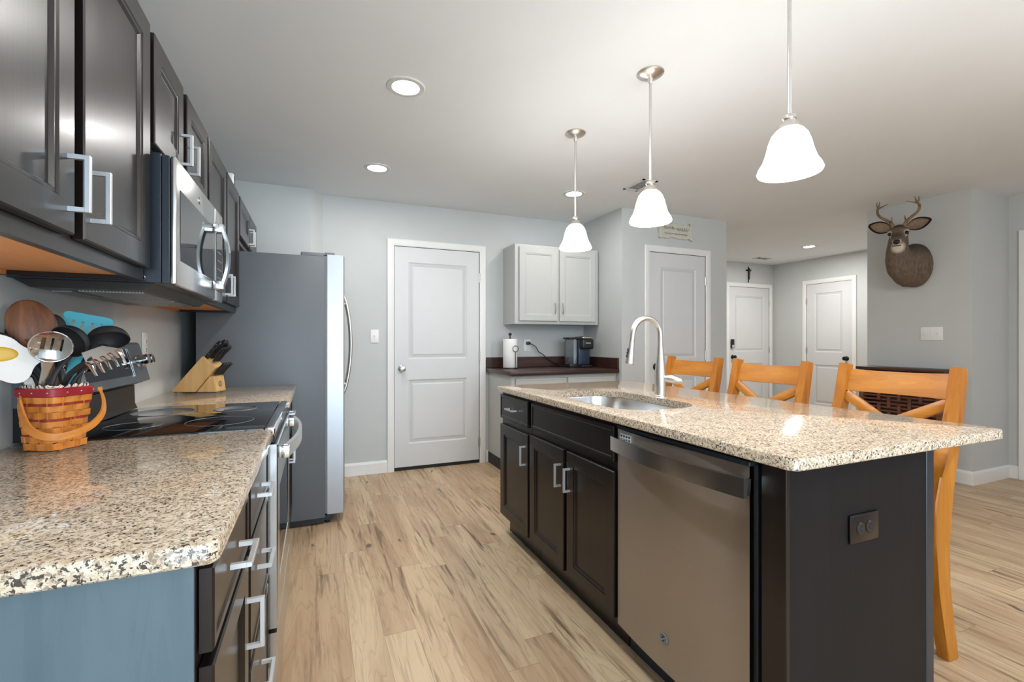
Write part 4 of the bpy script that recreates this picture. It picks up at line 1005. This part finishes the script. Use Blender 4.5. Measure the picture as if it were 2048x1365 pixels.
for sd in (-1, 1):
    bm = nb(); ball(bm, H(0.020, sd * 0.0555, 0.014), 0.0165); obj('eye', bm, 'hoofblack', dr)
    # ear: cupped leaf
    base = H(-0.085, sd * 0.058, 0.040); tip = base + HS * (sd * 0.155) + HU * (0.062 if sd > 0 else 0.045) + HF * 0.005
    d = (tip - base); le = d.length; d.normalize(); nn = (HF * 0.9 + HU * 0.25).normalized(); nn = (nn - d * nn.dot(d)).normalized(); w_ = d.cross(nn).normalized()
    def leaf(bm, k, wid, back):
        rows = []
        for i in range(11):
            t = i / 10; ww = wid * (math.sin(PI * (t * 0.86 + 0.10)) ** 0.8); row = []
            for j in range(9):
                a = (j / 8 - 0.5) * 2; row.append(bm.verts.new(base + d * (le * t * k) + w_ * (ww * a) + nn * (0.022 * a * a * (1 - t * 0.3) - back)))
            rows.append(row)
        for i in range(10):
            for j in range(8): face(bm, (rows[i][j], rows[i][j + 1], rows[i + 1][j + 1], rows[i + 1][j]))
        return rows
    bm = nb(); leaf(bm, 1.0, 0.054, 0.004); bmesh.ops.solidify(bm, geom=bm.faces[:], thickness=0.005)
    er = obj('ear', bm, 'earback', dr) if 'earback' in M else None
    if er is None:
        M['earback'] = plain('ear_fur', srgb(66, 54, 45), 0.9, var=0.15, vscale=80); M['earin'] = plain('ear_inner_fur', srgb(186, 160, 136), 0.9, var=0.18, vscale=60)
        er = obj('ear', bm, 'earback', dr)
    bm = nb(); leaf(bm, 0.90, 0.042, -0.003); bmesh.ops.solidify(bm, geom=bm.faces[:], thickness=0.002); obj('inner_ear', bm, 'earin', er)
    # antler
    b0 = H(-0.062, sd * 0.036, 0.060)
    P = lambda s, u, f: b0 + HS * (sd * s) + HU * u + HF * f
    bm = nb()
    atube(bm, [P(0, -0.02, 0), P(0.012, 0.03, -0.01), P(0.045, 0.065, -0.015), P(0.088, 0.105, 0.0), P(0.105, 0.145, 0.02), P(0.098, 0.185, 0.05), P(0.085, 0.215, 0.075), P(0.080, 0.245, 0.085)], [0.016, 0.014, 0.012, 0.011, 0.010, 0.009, 0.006, 0.002], 10)
    atube(bm, [P(0.016, 0.032, -0.008), P(0.010, 0.06, 0.012), P(0.008, 0.095, 0.02)], [0.009, 0.006, 0.002], 8)
    atube(bm, [P(0.102, 0.175, 0.04), P(0.085, 0.19, 0.06), P(0.048, 0.205, 0.075), P(0.02, 0.215, 0.08)], [0.008, 0.007, 0.005, 0.002], 8)
    atube(bm, [P(0.096, 0.19, 0.055), P(0.105, 0.215, 0.055), P(0.100, 0.24, 0.055)], [0.006, 0.005, 0.002], 8)
    obj('antler', bm, 'antler', dr)

# ------------------------------------------------------------------ utensil basket
BC = Vector((-0.624, 1.576, ZT + 0.0005)); BR = -math.radians(29.5)
bk = thing('basket', 'small woven splint basket with red rim and lowered handle on the left counter', 'basket', BC, BR, world=False)
def sq(t, a, b_, p=5.0):
    c_, s_ = math.cos(t), math.sin(t); r = (abs(c_) ** p + abs(s_) ** p) ** (-1 / p); return (a * r * c_, b_ * r * s_)
BH = 0.150; NS = 18
def half(z): k = z / BH; return 0.0475 + 0.0105 * k, 0.0455 + 0.0105 * k
def weave_row(bm, z0, z1, par, th=0.003, amp=0.0030, n=126):
    L = []
    for i in range(n):
        t = 2 * PI * i / n; am = amp * math.cos(NS / 2 * t * 1 + (PI if par else 0)) if True else 0; r = []
        for z, o in ((z0, 0), (z1, 0), (z1, -th), (z0, -th)):
            a, b_ = half(z); x, y = sq(t, a + am + o, b_ + am + o); r.append(Vector((x, y, z)))
        L.append(r)
    rings(bm, L, closed=True)
bm = nb(); br = nb()
rows = [(0.002, 0.019), (0.020, 0.036), (0.042, 0.058), (0.059, 0.074), (0.081, 0.097), (0.098, 0.113), (0.120, 0.137)]
for i, (a, b_) in enumerate(rows): weave_row(bm, a, b_, i % 2)
for i, (a, b_) in enumerate(((0.0365, 0.0415), (0.0745, 0.0805), (0.1135, 0.1195))): weave_row(br, a, b_, i % 2, 0.002, 0.0025)
obj('woven_side', bm, 'splint', bk); obj('red_weaver', br, 'redsplint', bk, label='dark red weavers')
bm = nb()
for i in range(NS):
    t = 2 * PI * (i + 0.5) / NS
    a, b_ = half(0.0); x0_, y0_ = sq(t, a - 0.003, b_ - 0.003); a, b_ = half(BH); x1_, y1_ = sq(t, a - 0.003, b_ - 0.003)
    d = Vector((-math.sin(t), math.cos(t), 0)); nrm = Vector((math.cos(t), math.sin(t), 0))
    rings(bm, [[Vector((x, y, z)) + d * (0.0045 * u) + nrm * (0.0011 * v) for u, v in ((-1, -1), (1, -1), (1, 1), (-1, 1))] for x, y, z in ((x0_, y0_, 0.001), (x1_, y1_, BH - 0.002))])
obj('stave', bm, 'splint', bk, False)
bm = nb(); a, b_ = half(0); rings(bm, [[Vector((*sq(2 * PI * i / 48, a - 0.004, b_ - 0.004), z)) for i in range(48)] for z in (0.0, 0.004)]); obj('bottom', bm, 'splint', bk)
bm = nb(); L = []
for i in range(64):
    t = 2 * PI * i / 64; r = []
    for z, o in ((BH - 0.014, 0.0035), (BH - 0.012, 0.0055), (BH + 0.006, 0.0060), (BH + 0.008, 0.0035), (BH + 0.008, -0.001), (BH - 0.014, -0.001)):
        a, b_ = half(BH); x, y = sq(t, a + o, b_ + o, 4.0); r.append(Vector((x, y, z)))
    L.append(r)
rings(bm, L, closed=True); rb = obj('rim_band', bm, 'redband', bk, label='crimson rim band')
bm = nb()
for i in range(12):
    t = 2 * PI * (i + 0.3) / 12; a, b_ = half(BH); x, y = sq(t, a + 0.0062, b_ + 0.0062, 4.0); ball(bm, (x, y, BH - 0.003), 0.0022, n=8)
islands('tack', bm, 'nickel', rb)
bm = nb(); L = []
for i in range(96):
    t = 2 * PI * i / 96; r = []; wob = 0.0025 * math.sin(t * 19)
    for z, o in ((BH - 0.10, -0.008), (BH + 0.010, -0.0025 + wob * 0.3), (BH + 0.015 + wob, -0.004), (BH + 0.012 + wob, -0.0065), (BH - 0.10, -0.0105)):
        a, b_ = half(max(0, min(BH, z))); x, y = sq(t, a + o, b_ + o, 4.0); r.append(Vector((x, y, z)))
    L.append(r)
rings(bm, L, closed=True); obj('liner', bm, 'liner', bk, label='striped red, cream and navy liner')
# swing handle hanging forward; pivots on two opposite sides
inv = (Matrix.Translation(BC) @ Matrix.Rotation(BR, 4, 'Z')).inverted()
hw = [(-0.695, 1.572, 1.056), (-0.690, 1.555, 1.035), (-0.676, 1.534, 1.003), (-0.655, 1.513, 0.974), (-0.628, 1.502, 0.957), (-0.598, 1.506, 0.951), (-0.568, 1.522, 0.957), (-0.545, 1.548, 0.972), (-0.535, 1.578, 0.998), (-0.541, 1.602, 1.028), (-0.552, 1.612, 1.056)]
bm = nb(); 
hl = cat([inv @ (Vector(p) + Vector((0.016, -0.024, 0))) for p in hw]); hc = Vector((0, 0, 0.06)); L = []
for i, p in enumerate(hl):
    d = (hl[min(i + 1, len(hl) - 1)] - hl[max(i - 1, 0)]).normalized(); o = Vector((p.x, p.y, 0)).normalized(); o = (o - d * o.dot(d)).normalized(); w_ = d.cross(o)
    L.append([p + w_ * (0.0085 * u) + o * (0.0022 * v) for u, v in ((-1, -1), (1, -1), (1, 1), (-1, 1))])
rings(bm, L); hh_ = obj('handle', bm, 'splint', bk)
bm = nb()
for p in (hl[0], hl[-1]): o = Vector((p.x, p.y, 0)).normalized(); cyl(bm, p - o * 0.004, p + o * 0.004, 0.0065, n=14)
islands('rivet', bm, 'splint', hh_)

# utensils (each one a thing standing in the basket)
def util(name, label, cat='utensil'): return thing(name, label, cat, (BC.x, BC.y, BC.z + 0.02), group='utensils in the basket')
BM = Matrix.Translation(BC) @ Matrix.Rotation(BR, 4, 'Z')
def inb(x, y, z): return BM @ Vector((x, y, z - BC.z))          # a point given in the basket's own plan
FL = ZT + 0.014; RZ = ZT + 0.168                                 # foot of the utensils, just above the rim
def basis(base, head, toward):
    u = (Vector(head) - Vector(base)).normalized(); n = Vector(toward); n = (n - u * n.dot(u)).normalized(); r = u.cross(n).normalized()
    return r, u, n
def fr4(r, u, n, p):
    mm = Matrix(((*r, 0), (*u, 0), (*n, 0), (0, 0, 0, 1))).transposed(); mm.translation = p; return mm
CAMD = Vector((0.36, -0.93, 0.05))
def flat_poly(bm, o, r, u, n, pts, t, cup=0.0):
    A = [o + r * x + u * y + n * (t / 2 + cup * (x * x + y * y)) for x, y in pts]; B = [o + r * x + u * y + n * (-t / 2 + cup * (x * x + y * y)) for x, y in pts]
    rings(bm, [B, A]); return bm
def stick(bm, pts, r0, r1, flat=1.0, n=10, up=None):
    P_ = cat([Vector(p) for p in pts], 4); k = len(P_) - 1
    return tube(bm, P_, [r0 + (r1 - r0) * i / k for i in range(k + 1)], n, flat=flat, up=up)
def slotted(bm, o, r, u, n, w, h, slots, t, rad=0.018):
    z0, z1 = -h / 2, h / 2; sy0, sy1 = slots[1], slots[2]; xs = slots[0]; sw = slots[3]
    flat_poly(bm, o, r, u, n, rrect(-w / 2, w / 2, sy1, z1, min(rad, (z1 - sy1) * 0.49), 4), t)
    flat_poly(bm, o, r, u, n, rrect(-w / 2, w / 2, z0, sy0, min(rad * 0.4, (sy0 - z0) * 0.49), 4), t)
    ed = [-w / 2] + [e for x in xs for e in (x - sw / 2, x + sw / 2)] + [w / 2]
    for i in range(0, len(ed), 2): flat_poly(bm, o, r, u, n, [(ed[i], sy0 - 0.004), (ed[i + 1], sy0 - 0.004), (ed[i + 1], sy1 + 0.004), (ed[i], sy1 + 0.004)], t * 0.98)
def smooth_loop(p, it=2):
    for _ in range(it):
        q = []
        for i in range(len(p)):
            a, b_ = Vector(p[i]), Vector(p[(i + 1) % len(p)]); q += [tuple(a * 0.75 + b_ * 0.25), tuple(a * 0.25 + b_ * 0.75)]
        p = q
    return p
# wooden spoon
w = util('wooden_spoon', 'large olive-wood spoon, tallest in the basket', 'spoon')
hb = Vector((-0.680, 1.600, 1.228)); via = inb(-0.012, 0.008, RZ); bs = inb(-0.008, 0.006, FL); r, u, n = basis(via, hb, CAMD)
bm = nb(); bmesh.ops.create_uvsphere(bm, u_segments=28, v_segments=18, radius=1.0, matrix=fr4(r, u, n, hb) @ Matrix.Diagonal((0.048, 0.068, 0.010, 1)))
tube(bm, [bs, via, hb - u * 0.085, hb - u * 0.060, hb - u * 0.035], [0.009, 0.010, 0.012, 0.019, 0.030], 14, flat=0.42, up=n)
obj('spoon', bm, 'walnut', w)
# egg spatula
w = util('egg_spatula', 'white fried-egg shaped spatula with yellow yolk at the front left of the basket', 'spatula')
hb = Vector((-0.698, 1.522, 1.148)); via = inb(-0.032, -0.032, RZ - 0.004); bs = inb(-0.026, -0.028, FL)
r = Vector((0.93, 0.36, 0.0)).normalized(); u = Vector((0, 0, 1)); n = r.cross(u)
n = n if n.dot(CAMD) > 0 else -n
pts = [(-0.080, 0.0), (-0.075, 0.045), (-0.045, 0.058), (-0.010, 0.056), (0.015, 0.045), (0.030, 0.025), (0.050, 0.014), (0.068, 0.005), (0.072, -0.008), (0.060, -0.016), (0.050, -0.028), (0.044, -0.052), (0.030, -0.066), (0.010, -0.066), (-0.008, -0.055), (-0.030, -0.048), (-0.065, -0.045)]
bm = nb(); flat_poly(bm, hb, r, u, n, smooth_loop(pts, 2), 0.004); bd = obj('blade', bm, 'eggw', w)
bm = nb(); bmesh.ops.create_uvsphere(bm, u_segments=24, v_segments=12, radius=1.0, matrix=fr4(r, u, n, hb + n * 0.002 + r * (-0.010) + u * 0.006) @ Matrix.Diagonal((0.034, 0.018, 0.003, 1))); obj('yolk', bm, 'yolk', bd)
bm = nb(); stick(bm, [bs, via, hb + r * 0.022 - u * 0.055 - n * 0.001], 0.006, 0.011, 0.35, 10, CAMD); obj('handle', bm, 'eggw', w)
# slotted steel spoon
w = util('slotted_spoon', 'shiny round steel spoon with three slots at the front of the basket', 'spoon')
hb = Vector((-0.608, 1.516, 1.172)); via = inb(0.006, -0.034, RZ); bs = inb(0.0, -0.028, FL); r, u, n = basis(via, hb, CAMD)
bm = nb(); R_ = 0.040
def spoon_pt(x, y): d2 = (x * x + y * y) / (R_ * R_); return hb + r * x + u * y + n * (0.012 * d2 - 0.010)
SL = ((-0.020, -0.012), (-0.002, 0.0025), (0.016, 0.0205)); gx = sorted({round(-0.04 + 0.004 * i, 4) for i in range(21)} | {a for q in SL for a in q}); gy = [-0.04 + 0.004 * i for i in range(21)]
cache = {}
def gv(i, j):
    x, y = gx[i], gy[j]; l = math.hypot(x, y)
    if l > R_: x, y = x * R_ / l, y * R_ / l
    k = (round(x, 5), round(y, 5))
    if k not in cache: cache[k] = bm.verts.new(spoon_pt(x, y))
    return cache[k]
for i in range(len(gx) - 1):
    for j in range(20):
        mx, my = (gx[i] + gx[i + 1]) / 2, (gy[j] + gy[j + 1]) / 2
        if math.hypot(mx, my) > R_ * 1.03 or (any(a < mx < b_ for a, b_ in SL) and -0.012 < my < 0.020): continue
        vs = []
        for v in (gv(i, j), gv(i + 1, j), gv(i + 1, j + 1), gv(i, j + 1)):
            if v not in vs: vs.append(v)
        if len(vs) >= 3: face(bm, vs)
bmesh.ops.solidify(bm, geom=bm.faces[:], thickness=0.0012)
tube(bm, [spoon_pt(R_ * math.cos(t), R_ * math.sin(t)) for t in [2 * PI * i / 36 for i in range(36)]], 0.0018, 6, True)
obj('bowl', bm, 'chrome', w)
bm = nb(); tube(bm, [bs, via, hb - u * 0.065, hb - u * 0.045, hb - u * 0.034], [0.008, 0.008, 0.008, 0.012, 0.018], 12, flat=0.25, up=n); obj('handle', bm, 'steelx', w)
# turquoise turner
w = util('slotted_turner', 'turquoise slotted silicone turner behind the black ladles', 'spatula')
hb = Vector((-0.600, 1.690, 1.230)); via = inb(0.012, 0.030, RZ); bs = inb(0.012, 0.022, FL); r, u, n = basis(via, hb, CAMD)
bm = nb(); slotted(bm, hb, r, u, n, 0.108, 0.072, ([-0.030, -0.010, 0.010, 0.030], -0.024, 0.010, 0.006), 0.004, 0.02)
flat_poly(bm, hb, r, u, n, [(-0.054, -0.030), (-0.046, -0.055), (-0.026, -0.090), (-0.016, -0.115), (0.016, -0.115), (0.026, -0.090), (0.046, -0.055), (0.054, -0.030)], 0.005)
stick(bm, [bs, via, hb - u * 0.110], 0.011, 0.016, 0.4, 12, n); obj('turner', bm, 'turq', w)
# black ladles
def ladle(label, hb, bs, via, opening, rad):
    w = util('ladle', label, 'ladle'); o = Vector(opening).normalized(); a, b_ = frame_of(o); mm = fr4(a, b_, o, hb)
    prof = [(0.001, -rad * 0.82)] + [(rad * math.sin(PI / 2 * i / 8), -rad * 0.82 * math.cos(PI / 2 * i / 8)) for i in range(1, 9)] + [(rad * 0.95, 0.001)] + [(rad * 0.93 * math.sin(PI / 2 * i / 8), -rad * 0.76 * math.cos(PI / 2 * i / 8)) for i in range(7, 0, -1)] + [(0.001, -rad * 0.76)]
    bm = nb(); lathe(bm, prof, m=mm, n=32); obj('bowl', bm, 'mblack', w)
    d = via - hb; d = (d - o * d.dot(o)).normalized()
    bm = nb(); stick(bm, [bs, via, hb + d * rad * 0.97], 0.007, 0.006, 0.6); obj('handle', bm, 'mblack', w)
ladle('black ladle at the centre of the basket in front of the turquoise turner', Vector((-0.586, 1.545, 1.184)), inb(0.012, -0.018, FL), inb(0.020, -0.026, RZ), (-0.35, -0.80, -0.40), 0.044)
ladle('black ladle leaning out at the right of the basket', Vector((-0.524, 1.606, 1.187)), inb(0.026, 0.020, FL), inb(0.036, 0.024, RZ), (0.25, -0.50, -0.85), 0.047)
# pasta server
w = util('pasta_server', 'steel pasta server with curved teeth and a black handle at the right', 'pasta fork')
hb = Vector((-0.506, 1.510, 1.138)); via = inb(0.038, -0.010, RZ); bs = inb(0.032, -0.008, FL)
bm = nb(); side = Vector((0.80, -0.1, 0.2)).normalized(); fall = Vector((0.55, -0.25, -0.80)).normalized()
for i in range(5):
    p0_ = hb + Vector((-0.030, 0.0, -0.008)) + side * (0.0160 * i) + Vector((0, 0, 0.004)) * i
    tube(bm, [p0_, p0_ + fall * 0.016 + Vector((0, 0, 0.004)), p0_ + fall * 0.042], [0.0068, 0.0064, 0.004], 8, flat=0.5)
flat_poly(bm, hb + Vector((-0.008, 0.004, 0.006)), side, (fall * -1), side.cross(fall), [(-0.032, -0.014), (0.052, -0.014), (0.056, 0.010), (0.024, 0.030), (-0.026, 0.022)], 0.003)
obj('fork', bm, 'chrome', w)
bm = nb(); stick(bm, [bs, via, hb + Vector((-0.020, 0.006, 0.004))], 0.008, 0.006); obj('handle', bm, 'black', w)
# perforated black skimmer behind the pasta server
w = util('skimmer', 'black perforated skimmer tucked behind the steel pasta server', 'skimmer')
hb = Vector((-0.536, 1.592, 1.150)); via = inb(0.036, 0.008, RZ - 0.01); bs = inb(0.022, 0.006, FL); r, u, n = basis(via, hb, (0.1, -0.6, 0.7)); mm = fr4(r, u, n, hb)
bm = nb(); lathe(bm, [(0.001, 0.0), (0.024, 0.003), (0.028, 0.007), (0.027, 0.009), (0.022, 0.006), (0.001, 0.003)], m=mm, n=24); d_ = obj('disc', bm, 'mblack', w)
bm = nb()
for rr in (0.010, 0.019):
    for i in range(int(rr * 500)): t = 2 * PI * i / int(rr * 500); ball(bm, mm @ Vector((rr * math.cos(t), rr * math.sin(t), 0.0045)), 0.0016, n=6)
obj('hole', bm, 'grey', d_)
bm = nb(); stick(bm, [bs, via, hb - u * 0.027], 0.006, 0.004); obj('handle', bm, 'mblack', w)
# black spoons / spatulas at the back and left
def paddle(name, label, hb, bs, via, w2, h2, cat_, mat='mblack'):
    w = util(name, label, cat_); hb = Vector(hb); r, u, n = basis(via, hb, CAMD)
    bm = nb(); bmesh.ops.create_uvsphere(bm, u_segments=20, v_segments=12, radius=1.0, matrix=fr4(r, u, n, hb) @ Matrix.Diagonal((w2, h2, 0.007, 1))); obj('head', bm, mat, w)
    bm = nb(); stick(bm, [bs, via, hb - u * (h2 * 0.94)], 0.006, 0.005, 0.6); obj('handle', bm, mat, w)
paddle('serving_spoon', 'black serving spoon standing between the wooden spoon and the turner', (-0.650, 1.632, 1.222), inb(-0.014, 0.026, FL), inb(-0.022, 0.028, RZ), 0.026, 0.038, 'spoon')
paddle('serving_spoon', 'black spoon behind the wooden spoon at the back left', (-0.738, 1.630, 1.195), inb(-0.026, 0.026, FL), inb(-0.042, 0.026, RZ), 0.030, 0.045, 'spoon')
paddle('spatula', 'black spatula behind the fried-egg spatula at the left edge', (-0.722, 1.556, 1.168), inb(-0.030, 0.008, FL), inb(-0.044, 0.004, RZ), 0.036, 0.045, 'spatula')
w = util('tongs', 'steel tongs with black grips at the left side of the basket', 'tongs')
for k, (dx, dz) in enumerate(((0, 0), (0.014, -0.01))):
    bm = nb(); stick(bm, [inb(-0.034 + dx, -0.016, FL + 0.01), inb(-0.046 + dx, -0.020, RZ - 0.01), inb(-0.060 + dx, -0.024, RZ + 0.028 + dz)], 0.004, 0.005, 0.5); obj('arm', bm, 'steelx' if k == 0 else 'mblack', w)

# ------------------------------------------------------------------ knife block
kc = Vector((-0.585, 2.99, ZT + 0.0005)); KR = -math.radians(20)
kb = thing('knife_block', 'pale beech slanted knife block on the far left counter', 'knife block', kc, KR, world=False)
# local x forward (towards the front of the block), z up, y thickness
KW = 0.098
bm = nb(); prism(bm, [(-0.115, 0.010), (-0.095, 0.0035), (0.010, 0.0035), (0.115, 0.135), (0.045, 0.195)], KW, TR(0, -KW / 2, 0))
bmesh.ops.bevel(bm, geom=bm.edges[:], offset=0.003, segments=2, affect='EDGES'); obj('block', bm, 'block', kb)
bm = nb(); prism(bm, [(0.0155, 0.0035), (0.118, 0.0035), (0.105, 0.088), (0.083, 0.088)], KW * 0.96, TR(0, -KW * 0.48, 0)); bmesh.ops.bevel(bm, geom=bm.edges[:], offset=0.003, segments=2, affect='EDGES')
fb = obj('steak_block', bm, 'block', kb)
em_m = Matrix.Translation((0.1125, 0.0, 0.045)) @ Matrix.Rotation(-0.152, 4, 'Y') @ Matrix.Rotation(PI / 2, 4, 'Z') @ Matrix.Rotation(PI / 2, 4, 'X')
bm = nb(); lathe(bm, [(0.001, 0), (0.016, 0), (0.016, 0.0012), (0.001, 0.0012)], m=em_m, n=28); e1 = obj('emblem', bm, 'ink', fb, label='dark round emblem')
bm = nb()
for z in (-0.0065, 0.0, 0.0065): box(bm, -0.011, 0.011, z - 0.0012, z + 0.0012, 0.0012, 0.0018, m=em_m)
obj('emblem_bar', bm, 'block', e1)
bm = nb()
for x in (-0.10, 0.10):
    for y in (-0.035, 0.035): cyl(bm, (x, y, 0), (x, y, 0.0036), 0.007, n=10)
islands('foot', bm, 'black', kb)
du = Vector((0.115 - 0.010, 0, 0.135 - 0.0035)).normalized(); top0 = Vector((0.045, 0, 0.195)); top1 = Vector((0.115, 0, 0.135))
def knife(label, s, y, L_, w_, silver=True):
    k = thing('kitchen_knife' if L_ > 0.09 else 'steak_knife', label, 'knife', kc, KR, 'knives in the block', world=False)
    o = top0.lerp(top1, s) + Vector((0, y, 0)); cr = Vector((du.z, 0, -du.x)); Y = Vector((0, 1, 0))
    bm = nb(); L = []
    for t, ww, th, sh in ((0.004, 0.8, 0.006, 0), (0.10, 1.0, 0.0075, 0), (0.5, 0.88, 0.0085, 0.001), (0.85, 1.05, 0.008, 0.003), (0.97, 0.9, 0.006, 0.005), (1.0, 0.6, 0.004, 0.005)):
        p = o + du * (L_ * t) + cr * sh; L.append([p + cr * (w_ * ww * math.cos(a)) + Y * (th * math.sin(a)) for a in [2 * PI * i / 14 for i in range(14)]])
    rings(bm, L); obj('handle', bm, 'black', k)
    if silver:
        bm = nb()
        for t in (0.25, 0.55, 0.8): cyl(bm, o + du * (L_ * t) - Y * 0.0088, o + du * (L_ * t) + Y * 0.0088, 0.0028, n=10)
        islands('rivet', bm, 'screw', k)
for s, y, L_, lb in ((0.16, -0.030, 0.115, 'black-handled knife at the back left slot of the block'), (0.16, 0.005, 0.125, 'black-handled knife in the back middle slot of the block'), (0.16, 0.035, 0.12, 'black-handled knife in the back right slot of the block'),
                     (0.45, 0.012, 0.115, 'black-handled knife in the second row middle of the block'), (0.45, 0.036, 0.11, 'black-handled knife in the second row right of the block')):
    knife(lb, s, y, L_, 0.012)
sc = thing('kitchen_shears', 'black-handled kitchen shears standing in the knife block', 'scissors', kc, KR, world=False)
o = top0.lerp(top1, 0.62) + Vector((0, -0.028, 0)) + du * 0.010; cr = Vector((du.z, 0, -du.x))
for sg_ in (-1, 1):
    c_ = o + du * 0.062 + Vector((0, sg_ * 0.017, 0)); bm = nb()
    tube(bm, [c_ + du * (0.030 * math.cos(t)) + Vector((0, 0.0145 * math.sin(t), 0)) for t in [2 * PI * i / 24 for i in range(24)]], 0.0045, 8, True)
    tube(bm, [o + du * 0.002 + Vector((0, sg_ * 0.005, 0)), o + du * 0.034 + Vector((0, sg_ * 0.012, 0))], [0.006, 0.006], 8); hs = obj('finger_loop', bm, 'black', sc)
bm = nb(); tube(bm, [o - du * 0.004, o + du * 0.025], [0.006, 0.004], 8); obj('blade', bm, 'chrome', sc)
f0 = Vector((0.090, 0, 0.096)); f1 = Vector((0.112, 0, 0.096))
for i in range(4):
    top0, top1 = f0, f1
    knife('black-handled steak knife, %s slot of the low front tier' % ('first', 'second', 'third', 'fourth')[i], 0.5, -0.033 + 0.022 * i, 0.082, 0.008, False)
for o in bpy.data.objects:
    if '_w' in o.keys(): del o['_w']
